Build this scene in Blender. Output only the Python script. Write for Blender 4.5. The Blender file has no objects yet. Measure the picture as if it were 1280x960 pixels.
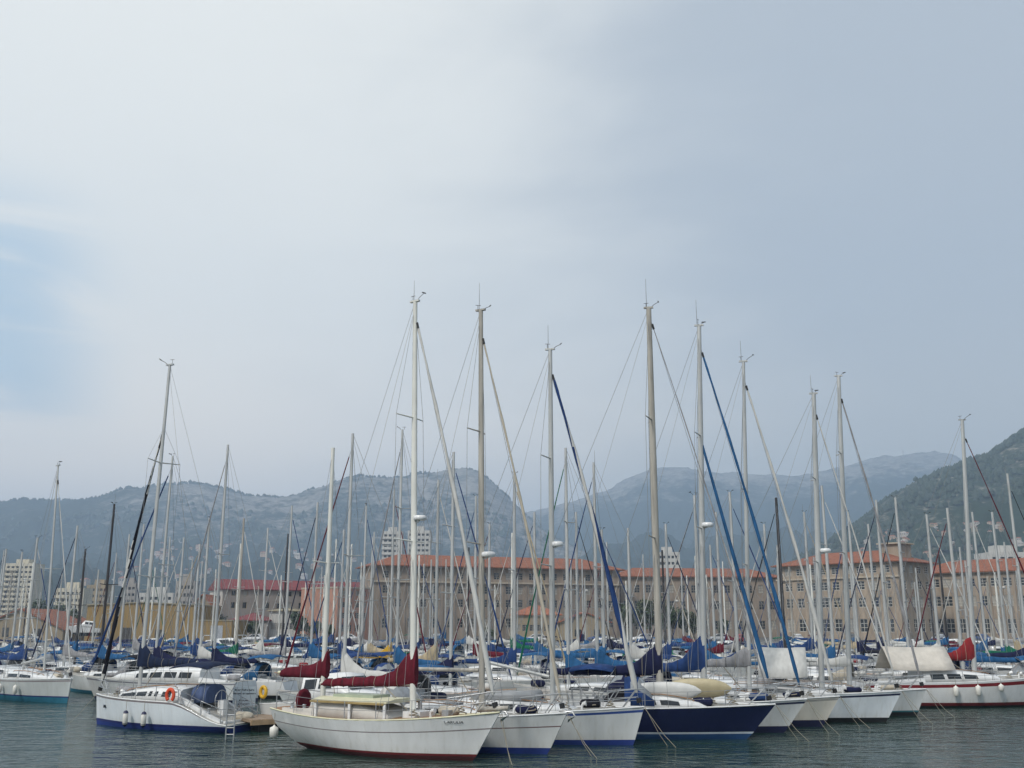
import bpy, math, random
from mathutils import Vector, Matrix, noise
R = random.Random(11)
PI = math.pi
S = bpy.context.scene
COL = S.collection

# ------------------------------------------------------------------ camera
H, F, PITCH = 4.5, 1256.0, math.atan2(300.0, 1256.0)
cp, spn = math.cos(PITCH), math.sin(PITCH)
cam_d = bpy.data.cameras.new('camera'); cam = bpy.data.objects.new('camera', cam_d); COL.objects.link(cam)
cam.location = (0, 0, H); cam.rotation_euler = (PI / 2 + PITCH, 0, 0)
cam_d.sensor_width = 36; cam_d.lens = 36 * F / 1280; cam_d.clip_start = 0.5; cam_d.clip_end = 30000
S.camera = cam

def ray(px, py):
    x, y = (px - 640) / F, (480 - py) / F
    return Vector((x, cp - y * spn, spn + y * cp))
def at_z(px, py, z=0.0):
    d = ray(px, py); t = (z - H) / d.z
    return Vector((d.x * t, d.y * t, z))
def at_y(px, py, Y):
    d = ray(px, py); t = Y / d.y
    return Vector((d.x * t, Y, H + d.z * t))
def proj(p):
    q = Vector((p[0], p[1], p[2] - H)); dep = q.y * cp + q.z * spn; up = -q.y * spn + q.z * cp
    return 640 + F * q.x / dep, 480 - F * up / dep
def z_over(x, y, py):
    """height at which the vertical line over (x, y) meets image row py"""
    v = (480 - py) / F
    return H + y * (v * cp + spn) / (cp - v * spn)

# ------------------------------------------------------------------ materials
MATS = {}
def mat(name, c, rough=.5, metal=0., var=.12, scale=3., bump=0., spec=.5, vscale=(1, 1, 1), coat=0.):
    if name in MATS: return MATS[name]
    m = bpy.data.materials.new(name); m.use_nodes = True
    nt = m.node_tree; b = nt.nodes['Principled BSDF']
    b.inputs['Roughness'].default_value = rough; b.inputs['Metallic'].default_value = metal
    b.inputs['Specular IOR Level'].default_value = spec
    if coat: b.inputs['Coat Weight'].default_value = coat
    tc = nt.nodes.new('ShaderNodeTexCoord'); mp = nt.nodes.new('ShaderNodeMapping')
    mp.inputs['Scale'].default_value = vscale
    nt.links.new(tc.outputs['Object'], mp.inputs['Vector'])
    nz = nt.nodes.new('ShaderNodeTexNoise'); nz.inputs['Scale'].default_value = scale; nz.inputs['Detail'].default_value = 5
    nt.links.new(mp.outputs['Vector'], nz.inputs['Vector'])
    rp = nt.nodes.new('ShaderNodeValToRGB')
    lo = [max(0, k * (1 - var)) for k in c]; hi = [min(1, k * (1 + var)) for k in c]
    rp.color_ramp.elements[0].position = .3; rp.color_ramp.elements[0].color = (*lo, 1)
    rp.color_ramp.elements[1].position = .7; rp.color_ramp.elements[1].color = (*hi, 1)
    nt.links.new(nz.outputs['Fac'], rp.inputs['Fac']); nt.links.new(rp.outputs['Color'], b.inputs['Base Color'])
    if bump:
        bp = nt.nodes.new('ShaderNodeBump'); bp.inputs['Strength'].default_value = bump; bp.inputs['Distance'].default_value = .03
        nt.links.new(nz.outputs['Fac'], bp.inputs['Height']); nt.links.new(bp.outputs['Normal'], b.inputs['Normal'])
    MATS[name] = m
    return m

def gel(name, c):   # gelcoat with faint vertical weather streaks and a scum line just over the water
    m = mat(name, c, .25, var=.06, scale=1.6, vscale=(1.6, 1.6, .25), coat=.25)
    nt = m.node_tree; b = nt.nodes['Principled BSDF']; src = b.inputs['Base Color'].links[0].from_socket
    tc = nt.nodes.new('ShaderNodeTexCoord'); mp = nt.nodes.new('ShaderNodeMapping'); mp.inputs['Scale'].default_value = (5, 5, .22)
    n = nt.nodes.new('ShaderNodeTexNoise'); n.inputs['Scale'].default_value = 1.3; n.inputs['Detail'].default_value = 6
    nt.links.new(tc.outputs['Object'], mp.inputs['Vector']); nt.links.new(mp.outputs['Vector'], n.inputs['Vector'])
    r = nt.nodes.new('ShaderNodeMapRange'); r.inputs['From Min'].default_value = .52; r.inputs['From Max'].default_value = .75; r.inputs['To Max'].default_value = .25; nt.links.new(n.outputs['Fac'], r.inputs['Value'])
    sp = nt.nodes.new('ShaderNodeSeparateXYZ'); nt.links.new(tc.outputs['Object'], sp.inputs[0])
    z = nt.nodes.new('ShaderNodeMapRange'); z.inputs['From Min'].default_value = .16; z.inputs['From Max'].default_value = .52; z.inputs['To Min'].default_value = .55; z.inputs['To Max'].default_value = 0.
    nt.links.new(sp.outputs[2], z.inputs['Value'])
    zn = nt.nodes.new('ShaderNodeMath'); zn.operation = 'MULTIPLY'; nt.links.new(z.outputs[0], zn.inputs[0]); nt.links.new(n.outputs['Fac'], zn.inputs[1])
    ad = nt.nodes.new('ShaderNodeMath'); ad.operation = 'ADD'; ad.use_clamp = True; nt.links.new(r.outputs[0], ad.inputs[0]); nt.links.new(zn.outputs[0], ad.inputs[1])
    mx = nt.nodes.new('ShaderNodeMix'); mx.data_type = 'RGBA'; nt.links.new(ad.outputs[0], mx.inputs['Factor']); nt.links.new(src, mx.inputs['A']); mx.inputs['B'].default_value = (c[0] * .62, c[1] * .58, c[2] * .48, 1)
    nt.links.new(mx.outputs['Result'], b.inputs['Base Color']); return m
WHITE = gel('gelcoat_white', (.73, .74, .74)); GREYW = gel('gelcoat_grey', (.62, .64, .64)); CREAM = gel('gelcoat_cream', (.66, .63, .56))
BLUISH = gel('gelcoat_bluish', (.72, .77, .81)); NAVYH = gel('gelcoat_navy', (.010, .014, .055)); PALEH = gel('gelcoat_pale_grey', (.50, .53, .53))
REDH = gel('gelcoat_red', (.25, .02, .02)); GREENH = gel('gelcoat_green', (.02, .12, .07)); BLUEH = gel('gelcoat_blue', (.02, .06, .22))
DECK = mat('deck_paint', (.36, .35, .32), .6, var=.25, scale=2); TEAK = mat('teak', (.28, .15, .07), .6, var=.35, scale=2, vscale=(.6, 9, 3))
VARN = mat('varnished_wood', (.33, .24, .10), .3, var=.3, scale=3, vscale=(.5, 8, 4))
CREAMP = mat('cream_paint', (.62, .60, .42), .45)
ALU = mat('mast_alloy', (.46, .47, .46), .42, metal=.25, var=.12, scale=.7); MASTW = mat('mast_white', (.68, .68, .63), .4, var=.1, scale=.8)
MASTG = mat('mast_weathered', (.36, .34, .30), .6, var=.25, scale=1.5, vscale=(4, 4, .5)); MASTD = mat('mast_dark', (.03, .028, .03), .45)
STEEL = mat('stainless', (.42, .43, .44), .3, metal=.6); WIRE = mat('wire', (.26, .27, .28), .45, metal=.3)
BLACK = mat('black_rubber', (.012, .012, .013), .6); GLASS = mat('dark_glass', (.02, .024, .028), .08, var=.3); CLEARV = mat('clear_vinyl', (.22, .24, .26), .2, var=.25)
ROPE = mat('rope', (.30, .27, .21), .9); ORANGE = mat('orange_foam', (.62, .07, .02), .6); YELLOW = mat('yellow_plastic', (.65, .38, .02), .5)
FENDW = mat('fender_white', (.68, .67, .62), .45); REDP = mat('red_plastic', (.5, .02, .03), .5)
def canvas(name, c, v=.3): return mat('canvas_' + name, c, .9, var=v, scale=3.2, bump=.9, spec=.2, vscale=(1.6, 1., .5))
CV = {'bright blue': canvas('bright_blue', (.022, .095, .22)), 'blue': canvas('blue', (.018, .046, .145)), 'navy': canvas('navy', (.012, .015, .05)), 'beige': canvas('beige', (.44, .40, .33), .12),
      'maroon': canvas('maroon', (.105, .010, .020)), 'white': canvas('white', (.52, .52, .50), .12), 'grey': canvas('grey', (.26, .26, .27)),
      'tan': canvas('tan', (.40, .33, .22)), 'green': canvas('green', (.01, .12, .07)), 'black': canvas('black', (.012, .012, .018)),
      'red': canvas('red', (.22, .022, .025)), 'yellow': canvas('yellow', (.5, .3, .03)), 'denim': canvas('denim', (.07, .10, .19)),
      'dark blue': canvas('dark_blue', (.012, .02, .05))}
ANTI = {'blue': mat('antifoul_blue', (.012, .032, .18), .6), 'navy': mat('antifoul_navy', (.01, .012, .05), .6), 'red': mat('antifoul_red', (.13, .012, .015), .6),
        'teal': mat('antifoul_teal', (.015, .13, .20), .6), 'black': mat('antifoul_black', (.012, .013, .015), .6), 'green': mat('antifoul_green', (.012, .06, .05), .6)}

# ------------------------------------------------------------------ mesh helper
class MB:
    def __init__(s): s.v, s.f, s.m, s.sm = [], [], [], []
    def add(s, vs, fs, mi=0, smooth=False):
        o = len(s.v); s.v += [tuple(p) for p in vs]
        for k, f in enumerate(fs):
            s.f.append([o + i for i in f]); s.m.append(mi[k] if isinstance(mi, list) else mi); s.sm.append(smooth)
        return s
    def box(s, x0, x1, y0, y1, z0, z1, mi=0):
        return s.add([(x0, y0, z0), (x1, y0, z0), (x1, y1, z0), (x0, y1, z0), (x0, y0, z1), (x1, y0, z1), (x1, y1, z1), (x0, y1, z1)],
                     [(0, 3, 2, 1), (4, 5, 6, 7), (0, 1, 5, 4), (1, 2, 6, 5), (2, 3, 7, 6), (3, 0, 4, 7)], mi)
    def loft(s, rings, mi=0, smooth=True, closed=True, caps=True, mif=None):
        n = len(rings[0]); vs = [p for r in rings for p in r]; fs, ms = [], []
        for i in range(len(rings) - 1):
            for j in range(n if closed else n - 1):
                k = (j + 1) % n
                fs.append((i * n + j, i * n + k, (i + 1) * n + k, (i + 1) * n + j)); ms.append(mif(i, j) if mif else mi)
        s.add(vs, fs, ms, smooth)
        if closed and caps:
            s.add(rings[0], [tuple(range(n))[::-1]], mif(0, 0) if mif else mi); s.add(rings[-1], [tuple(range(n))], mif(0, 0) if mif else mi)
        return s
    def tube(s, path, r, n=6, mi=0, mif=None, flat=1.0, rot=0.):
        P = [Vector(p) for p in path]; rr = r if isinstance(r, (list, tuple)) else [r] * len(P); rings = []
        ref = None
        for i, p in enumerate(P):
            t = (P[min(i + 1, len(P) - 1)] - P[max(i - 1, 0)])
            if t.length < 1e-9: t = Vector((0, 0, 1))
            t.normalize()
            if ref is None: ref = Vector((1, 0, 0)) if abs(t.z) > .7 else Vector((0, 0, 1))
            a = (ref - t * ref.dot(t)).normalized(); b = t.cross(a); ref = a
            if rot: a, b = a * math.cos(rot * i) + b * math.sin(rot * i), b * math.cos(rot * i) - a * math.sin(rot * i)
            rings.append([p + a * (rr[i] * math.cos(2 * PI * k / n)) + b * (rr[i] * flat * math.sin(2 * PI * k / n)) for k in range(n)])
        return s.loft(rings, mi, True, True, True, mif)
    def build(s, name, mats, parent=None, loc=None):
        me = bpy.data.meshes.new(name); me.from_pydata(s.v, [], s.f)
        for m in (mats if isinstance(mats, (list, tuple)) else [mats]): me.materials.append(m)
        me.polygons.foreach_set('material_index', s.m); me.polygons.foreach_set('use_smooth', s.sm); me.update()
        o = bpy.data.objects.new(name, me); COL.objects.link(o)
        if parent: o.parent = parent
        if loc is not None: o.location = loc
        return o
def root(name, loc=(0, 0, 0), rz=0.):
    o = bpy.data.objects.new(name, None); COL.objects.link(o); o.location = loc; o.rotation_euler = (0, 0, rz); o.empty_display_size = .3
    return o
def tag(o, label, cat, group=None, kind=None):
    if label: o['label'] = label
    if cat: o['category'] = cat
    if group: o['group'] = group
    if kind: o['kind'] = kind
    return o
def lerp(a, b, t): return a + (b - a) * t

# ------------------------------------------------------------------ boats
DEF = dict(L=9.5, B=3.2, fb=1.3, fm=1.0, fs=1.0, bo=.9, tr=-.35, tw=.72, top=WHITE, stripe=None, low=None, boot=None, anti=ANTI['blue'],
           cab=(.24, .72, .34, .46), cabm=WHITE, mx=1.6, mt=13., mm=ALU, mr=.1, wl=.2, xp=1., sp=((.62, 1.5), ), boom=3.6, bz=1.05, cover='bright blue', cvh=.8, cvl=.98,
           jib='white', jib2=None, jtop=.95, jr=.1, hood=None, bim=None, near=False, swoop=0, vane=1, ant=0, deckm=DECK, rail=True, rake=.1, booma=0., winn=2, cdark=True)

class Hull:
    def __init__(h, s):
        h.s = s; h.L, h.B = s['L'], s['B']
    def zs(h, u):
        s = h.s; a, b, c = s['fs'], s['fm'], s['fb']; um = .42
        z = a * (u - um) * (u - 1) / (um) + b * u * (u - 1) / (um * (um - 1)) + c * u * (u - um) / (1 - um)
        if s['swoop'] and u < .36:
            t = (.36 - u) / .36; z = lerp(z, .32, (t * t * (3 - 2 * t)))
        return z
    def b(h, u):
        um, tw = .42, h.s['tw']
        if u < um: k = tw + (1 - tw) * math.sin(PI / 2 * u / um)
        else: k = 1 - ((u - um) / (1 - um)) ** 2.3
        return max(.03, h.B / 2 * k)
    def X(h, u, z):
        s = h.s; q0 = 1 - z / max(.3, h.zs(0)); q1 = 1 - z / s['fb']
        return lerp(-h.L / 2 + s['tr'] * (math.copysign(abs(q0) ** s['xp'], q0)), h.L / 2 - s['bo'] * (q1 if q1 < 1 else 1 + (q1 - 1) * 2.5), u)
    def W(h, u, q):   # q: 0 waterline .. 1 deck
        k = lerp(.80, 1, max(0, q) ** .6) if q >= 0 else .80 + q * .8
        k = k * lerp(1, (max(0.02, .62 + .38 * q)), u ** 3)
        if h.s['tr'] > .3: k *= lerp(1, max(.05, .35 + .65 * q), (1 - u) ** 3)   # counter stern narrows below
        return max(.012, h.b(u) * k)
    def build(h, p):
        s = h.s; nu = 22 if s['near'] else 12; wl = s['wl']; bz = s.get('bh', .075) if s['boot'] else .02
        mats = [s['anti'], s['boot'] or s['top'], s['low'] or s['top'], s['top'], s['stripe'] or s['top']]
        lev = [('z', -.45), ('z', -.05), ('z', wl), ('z', wl + bz), ('q', .42), ('q', .60), ('q', .635), ('q', s.get('sq', .84)), ('q', .92), ('q', 1.)]
        mi = [0, 0, 1, 2, 3, 3, 3, 3, 3]
        sh = s.get('stripe_at')
        if s['stripe']: mi[{None: 7, 'mid': 5, 'top': 8}[sh]] = 4
        sec = []
        for i in range(nu + 1):
            u = i / nu; u = 1 - (1 - u) ** 1.25
            zt = h.zs(u); row = []
            for kd, a in lev:
                z = a if kd == 'z' else wl + bz + a * (max(.05, zt - wl - bz))
                z = min(z, zt + .0) if kd == 'q' else min(z, zt - .02) if z > 0 else z
                row.append((h.X(u, z), h.W(u, z / zt), z))
            sec.append(row)
        m = MB(); n = len(lev)
        for sg in (1, -1):
            vs = [(x, sg * y, z) for r in sec for x, y, z in r]; fs, ms = [], []
            for i in range(nu):
                for j in range(n - 1):
                    f = (i * n + j, (i + 1) * n + j, (i + 1) * n + j + 1, i * n + j + 1)
                    fs.append(f if sg < 0 else f[::-1]); ms.append(mi[j])
            m.add(vs, fs, ms, True)
        for e in (0, nu):   # transom and stem face
            r = sec[e]; vs = [(x, y, z) for x, y, z in r] + [(x, -y, z) for x, y, z in r]
            m.add(vs, [(j, j + 1, n + j + 1, n + j) for j in range(n - 1)], [3 if mi[j] == 4 else mi[j] for j in range(n - 1)])
        hull = m.build('hull', mats, p)
        # deck with camber, set just below the sheer
        m = MB(); rows = []
        for i in range(nu + 1):
            u = i / nu; z = h.zs(u) - .03; b = h.b(u) * .985
            rows.append([(h.X(u, z), b * k, z + .06 * (1 - k * k)) for k in (-1, -.6, -.2, .2, .6, 1)])
        m.loft(rows, 0, True, closed=False)
        m.build('deck', s['deckm'], p)
        if s['near']:
            m = MB()
            for sg in (1, -1):
                m.tube([(h.X(i / nu, h.zs(i / nu)), sg * h.b(i / nu) * .985, h.zs(i / nu) + .012) for i in range(nu + 1)], .03, 5)
            m.build('toe_rail', s.get('toem', STEEL if s['top'] is NAVYH else WHITE), p)
        return hull

def build_cabin(h, p):
    s = h.s; xa, xf, wf, ch = s['cab']; m = MB(); rings = []; N = 10
    def prof(t):
        hh = ch * (1 if t < .35 else lerp(1, .30, ((t - .35) / .65) ** 1.3))
        if t > .93: hh *= lerp(1, .35, (t - .93) / .07)
        return hh
    def sec(t):
        u = lerp(xa, xf, t); z0 = h.zs(u) - .02; w = min(h.b(u) * .74, h.B * wf); w *= (1 if t < .9 else lerp(1, .75, (t - .9) / .1)); hh = prof(t)
        return h.X(u, z0), w, z0, hh
    for i in range(N + 1):
        x, w, z, hh = sec(i / N)
        rings.append([(x, -w, z), (x, -w * .90, z + hh * .86), (x, -w * .78, z + hh), (x, -w * .3, z + hh * 1.10), (x, w * .3, z + hh * 1.10), (x, w * .78, z + hh), (x, w * .90, z + hh * .86), (x, w, z)])
    m.loft(rings, 0, True)
    c = m.build('cabin', s['cabm'], p)
    nw = s['winn']
    spans = s['wins'] if 'wins' in s else [(.08 + k * .62 / nw, .08 + (k + .8) * .62 / nw) for k in range(nw)]
    for sg in (1, -1):
        for (t0, t1) in spans:
            m = MB(); top, bot = [], []
            for k in range(4):
                x, w, z, hh = sec(lerp(t0, t1, k / 3))
                for lst, f in ((bot, s.get('wlo', .30)), (top, .74)):
                    lst.append((x + (.06 if lst is bot else 0), sg * (w * lerp(1, .90, f / .86) + .012), z + hh * f))
            loop = bot + top[::-1]; inn = [(a, b - sg * .03, cc) for a, b, cc in loop]
            m.loft([inn, loop], 0, False)
            m.build('window', GLASS, c)
    if s['near'] and s['cdark']:
        x, w, z, hh = sec(.55); m = MB(); m.box(x - .28, x + .28, -.28, .28, z + hh * 1.02, z + hh * 1.1 + .05); m.build('hatch', CLEARV, c)
        m = MB()
        for sg in (1, -1): m.tube([(sec(t)[0], sg * sec(t)[1] * .7, sec(t)[2] + sec(t)[3] * 1.06 + (.06 if .12 < t < .83 else 0)) for t in (.1, .14, .4, .6, .8, .84)], .02, 5)
        m.build('grab_rail', TEAK if s['near'] else STEEL, c)
    # cockpit coamings aft of the cabin
    m = MB(); u0 = .06
    for sg in (1, -1):
        pts = []
        for k in range(5):
            u = lerp(u0, xa, k / 4); z0 = h.zs(u) - .02; y = sg * min(h.b(u) * .70, h.B * wf * 1.02); x = h.X(u, z0)
            hh = .12 + .16 * k / 4
            pts.append([(x, y - .09, z0), (x, y + .09, z0), (x, y + .07, z0 + hh), (x, y - .07, z0 + hh)])
        m.loft(pts, 0, False)
    x, z0, y = h.X(u0, 1.), h.zs(u0) - .02, min(h.b(u0) * .70, h.B * wf * 1.02); m.box(x - .06, x + .06, -y + .05, y - .05, z0 + .01, z0 + .1)
    m.build('cockpit_coaming', s['cabm'], p)
    return c

def spiral(k, w, n):
    def f(i, j): return 1 if ((j + i * k) % n) < w else 0
    return f

def sailboat(label, group=None, name='sailboat', **kw):
    s = dict(DEF); s.update(kw); h = Hull(s); near = s['near']
    p = root(name); tag(p, label, 'sailboat', group)
    hull = h.build(p); cab = build_cabin(h, p)
    L = s['L']; mx, mt = s['mx'], s['mt']            # mast x in boat coordinates
    um = (mx + L / 2) / L; zd = h.zs(um) - .02; rk = s['rake']
    def mp(f): return Vector((mx - rk * f, 0, lerp(zd, mt, f)))
    n = 10 if near else 6
    m = MB(); m.tube([mp(f) for f in (0, .3, .6, .9, 1)], [s['mr'], s['mr'], s['mr'] * .97, s['mr'] * .8, s['mr'] * .75], n, flat=.75)
    if near: m.box(mp(1).x - .22, mp(1).x + .2, -.06, .06, mt - .02, mt + .05)
    mast = m.build('mast', s['mm'], p)
    # spreaders
    ends = []
    for f, w in s['sp']:
        c = mp(f)
        for sg in (1, -1):
            e = c + Vector((-.22, sg * w * .5 * 1.0, .05)); ends.append((f, sg, e))
            m = MB(); m.tube([c, e], [.035, .022] if near else [.035, .03], 5); m.build('spreader', s['mm'], mast)
    # shrouds and stays
    bowp = Vector((h.X(.985, h.zs(1)), 0, h.zs(.985) + .05)); T = mp(s['jtop']); back = Vector((h.X(.01, h.zs(0)), 0, h.zs(.0) + .1))
    wr = .009 if near else .011
    def wires(lst, nm):
        if near:
            for a in lst: m = MB(); m.tube(a, wr, 4); m.build(nm, WIRE, p)
    cb = h.b(um) * .9; cx = mx - .15
    shr, sty = [], []
    for sg in (1, -1):
        ee = [e for f, g, e in ends if g == sg]
        shr.append([mp(.985 if s['jtop'] > .9 else s['jtop'])] + ee[::-1] + [Vector((cx, sg * cb, zd))])
        f0 = s['sp'][0][0] if s['sp'] else .5
        shr.append([mp(f0 - .01), Vector((cx - .5, sg * cb, zd))])
        if near: shr.append([mp(f0 - .015), Vector((cx + .55, sg * cb * .95, zd))])
    if s.get('backsplit'):
        j = back + Vector((.25, 0, 2.6)); sty += [[mp(1), j], [j, back + Vector((0, .8, 0))], [j, back - Vector((0, .8, 0))]]
    else: sty.append([mp(1), back])
    sty.append([T, bowp])
    if near: wires(shr, 'shroud'); wires(sty, 'stay')
    else:
        m = MB()
        for a in shr + sty: m.tube(a, wr, 3)
        m.build('rigging', WIRE, p)
    # masthead gear
    if s['vane']:
        m = MB(); e = Vector((0, 0, 0)); ya = R.uniform(-1.2, 1.2); kk = R.uniform(.75, 1.05) if near else R.uniform(.4, .6); m.tube([e + Vector((.1, 0, 0)), e + Vector((.3, 0, .18)) * kk, e + Vector((.5, 0, .28)) * kk if kk else e], .013, 4) if False else m.tube([e + Vector((.08, 0, 0)), e + Vector((.28 * kk, 0, .16 * kk)), e + Vector((.5 * kk, 0, .27 * kk))], .012, 4); m.tube([e + Vector((.5 * kk, -.1, .28 * kk)), e + Vector((.5 * kk, .1, .30 * kk))], .025, 4)
        m.tube([e + Vector((-.12, 0, 0)), e + Vector((-.12, 0, .26 * kk))], .01, 4); m.tube([e + Vector((-.22, 0, .26 * kk)), e + Vector((0, 0, .26 * kk))], .01, 4)
        o = m.build('wind_vane', BLACK, mast, mp(1)); o.rotation_euler = (0, 0, ya)
    if s['ant']:
        m = MB(); e = mp(1); m.tube([e + Vector((-.1, .05, 0)), e + Vector((-.1, .05, s['ant']))], [.014, .008], 4); m.build('antenna', WIRE, mast)
    # boom and cover
    if s['boom']:
        bz = h.zs(um) + s['bz']; a = s['booma']; bl = s['boom']
        def bp(t): return Vector((mx - .14 - bl * t, 0, bz + math.sin(a) * bl * t))
        m = MB(); m.tube([bp(0), bp(1)], .07 if near else .065, 8 if near else 6); m.build('boom', s.get('boomm', s['mm']), p)
        if s['cover']:
            rings = []; NR = 16 if near else 8; nn = 10 if near else 8
            for i in range(NR + 1):
                t = i / NR * s['cvl']; c = bp(t) if i else bp(0) + Vector((.26, 0, 0))
                top = .16 + .16 * (1 - t) + (s['cvh'] - .2) * math.exp(-(t / .10) ** 1.3 * .8) + .02 * math.sin(i * 2.1)
                if i == NR: top *= .6
                w = .13 + .05 * (1 - t) + .03 * math.sin(i * 2.7 + L); lo = -.10 + .025 * math.sin(i * 3.1); top *= 1 + .05 * math.sin(i * 3.9)
                ring = []
                for k in range(nn):
                    th = 2 * PI * k / nn; yy = math.sin(th); zz = (1 - math.cos(th)) / 2
                    ring.append((c.x, yy * w * (1 - .55 * zz), c.z + lerp(lo, top, zz)))
                rings.append(ring)
            m = MB(); m.loft(rings); cv = m.build('sail_cover', CV[s['cover']], p)
            if near:
                for i in range(2, NR, 2):
                    m = MB(); c_ = Vector((sum(q[0] for q in rings[i]), sum(q[1] for q in rings[i]), sum(q[2] for q in rings[i]))) / nn
                    rr_ = [c_ + (Vector(q) - c_) * 1.04 for q in rings[i]]; m.tube(rr_ + [rr_[0]], .012, 4); m.build('lashing', ROPE if i % 4 else BLACK, cv)
        # mainsheet, vang, topping lift
        m = MB(); m.tube([bp(.85), Vector((bp(.8).x, 0, h.zs(.2)))], .015, 4); m.tube([bp(.3), Vector((mx - .1, 0, zd + .15))], .02, 4); m.tube([bp(1), mp(.985)], .006 if near else .008, 3)
        m.build('running_rigging', ROPE if near else WIRE, p)
    # furled headsail
    if s['jib']:
        NS = 26 if near else 12; pth, rr = [], []
        a, b = bowp + (T - bowp) * .035, bowp + (T - bowp) * .955
        for i in range(NS + 1):
            t = i / NS; q = a.lerp(b, t); q.x += .12 * math.sin(t * PI) * (1 if near else .5); pth.append(q)
            rr.append(s['jr'] * lerp(1, .42, t) * min(1, .35 + t * 12) * (1 + .08 * math.sin(i * 2.3)))
        m = MB(); tw = s.get('jtwist', .25)
        m.tube(pth, rr, 8, mif=(lambda i, j: 1 if (j + i * tw + s.get('joff', 0)) % 8 < s.get('jw', 2.5) else 0) if s['jib2'] else None, flat=.72, rot=.5 if near else .35)
        j = m.build('furled_jib', [CV[s['jib']], CV[s['jib2'] or s['jib']]], p)
        if near:
            m = MB(); d = (T - bowp).normalized(); m.tube([bowp + d * .12, bowp + d * .30], .1, 8); m.build('furling_drum', BLACK, j)
            m = MB(); m.tube([b, b + d * .25], .05, 6); m.build('furling_swivel', BLACK, j)
    # guard rails
    if s['rail']:
        us = [.04, .16, .30, .44, .58, .72, .84] if near else [.05, .3, .55, .8]
        top = {}
        for sg in (1, -1):
            top[sg] = [Vector((h.X(u, h.zs(u)), sg * h.b(u) * .95, h.zs(u) + (.62 if not s['swoop'] or u > .3 else .62))) for u in us]
        pu = Vector((h.X(1, h.zs(1)) + .05, 0, h.zs(1) + .66))
        if near:
            for sg in (1, -1):
                for k, u in enumerate(us):
                    q = top[sg][k]; m = MB(); m.tube([q - Vector((0, 0, .62)), q], .016, 5); m.build('stanchion', STEEL, p)
                for dz in (0, .3):
                    m = MB(); m.tube([q - Vector((0, 0, dz)) for q in top[sg]] , .008, 4); m.build('lifeline', WIRE, p)
            m = MB()
            for sg in (1, -1):
                q = top[sg][-1]; y = sg * .16
                m.tube([q, Vector((lerp(q.x, pu.x, .8), y, pu.z)), pu], .018, 5); m.tube([q - Vector((0, 0, .3)), Vector((lerp(q.x, pu.x, .8), y, pu.z - .3))], .015, 5)
                m.tube([Vector((lerp(q.x, pu.x, .8), y, pu.z)), Vector((lerp(q.x, pu.x, .45), y, h.zs(.95)))], .018, 5)
                m.tube([Vector((lerp(q.x, pu.x, .35), lerp(q.y, y, .45), pu.z)), Vector((lerp(q.x, pu.x, .05), lerp(q.y, y, .3), h.zs(.9)))], .018, 5)
            m.build('pulpit', STEEL, p)
            m = MB(); a, b = top[1][0], top[-1][0]
            m.tube([top[1][1], a, b, top[-1][1]], .018, 5); m.tube([q - Vector((0, 0, .3)) for q in (top[1][1], a, b, top[-1][1])], .014, 5)
            m.tube([a - Vector((0, 0, .62)), a], .018, 5); m.tube([b - Vector((0, 0, .62)), b], .018, 5); m.build('pushpit', STEEL, p)
        else:
            m = MB()
            for sg in (1, -1):
                for q in top[sg]: m.tube([q - Vector((0, 0, .62)), q], .02, 3)
                m.tube(top[sg] + [pu], .016, 3)
            m.tube([top[1][0], top[-1][0]], .02, 3)
            m.build('guardrail', STEEL, p)
    xa = s['cab'][0]
    if near:
        for u, k in ((xa * .45, .66), (xa * .75, .68)):
            for sg in (1, -1):
                x, y, z = h.X(u, 1.), sg * min(h.b(u) * .70, h.B * s['cab'][2] * 1.02), h.zs(u) + .2
                m = MB(); m.loft([[(x + r * math.cos(2 * PI * q / 9), y + r * math.sin(2 * PI * q / 9), z + dz) for q in range(9)] for dz, r in ((-.06, .09), (.02, .06), (.1, .06), (.13, .08), (.15, .05))]); m.build('winch', STEEL, p)
        for u, yy in ((.80, .3), (.87, -.2), (.70, -.55)):
            x, z = h.X(u, 1.2), h.zs(u) + .06; yy *= h.b(u); m = MB(); m.tube([(x + (.20 - .008 * q) * math.cos(q * .7), yy + (.20 - .008 * q) * math.sin(q * .7), z + .012 * q) for q in range(22)], .022, 5); m.build('rope_coil', ROPE, p)
        for u, yy in ((.76, .42), (.76, -.42)):
            x, z = h.X(u, 1.2), h.zs(u); m = MB(); m.tube([(x, yy * h.b(u), z), (x, yy * h.b(u), z + .16), (x + .06, yy * h.b(u), z + .24), (x + .17, yy * h.b(u), z + .25)], [.05, .05, .07, .10], 8); m.build('deck_vent', WHITE, p)
    for kq in range(2):
        u = R.uniform(.05, .22) if kq == 0 else R.uniform(.78, .88); x, z = h.X(u, 1.), h.zs(u); yy = R.uniform(-.45, .45) * h.b(u); r = R.uniform(.16, .26)
        m = MB(); m.loft([[(x + dx, yy + r * f * math.cos(2 * PI * q / 8), z + r * .8 + r * f * .8 * math.sin(2 * PI * q / 8)) for q in range(8)] for dx, f in ((-.42, .3), (-.34, .85), (-.1, 1), (.15, .9), (.33, 1), (.42, .35))]); m.build('gear_bag', CV[R.choice(['blue', 'grey', 'white', 'navy', 'beige', 'red', 'black'])], p)
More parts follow.
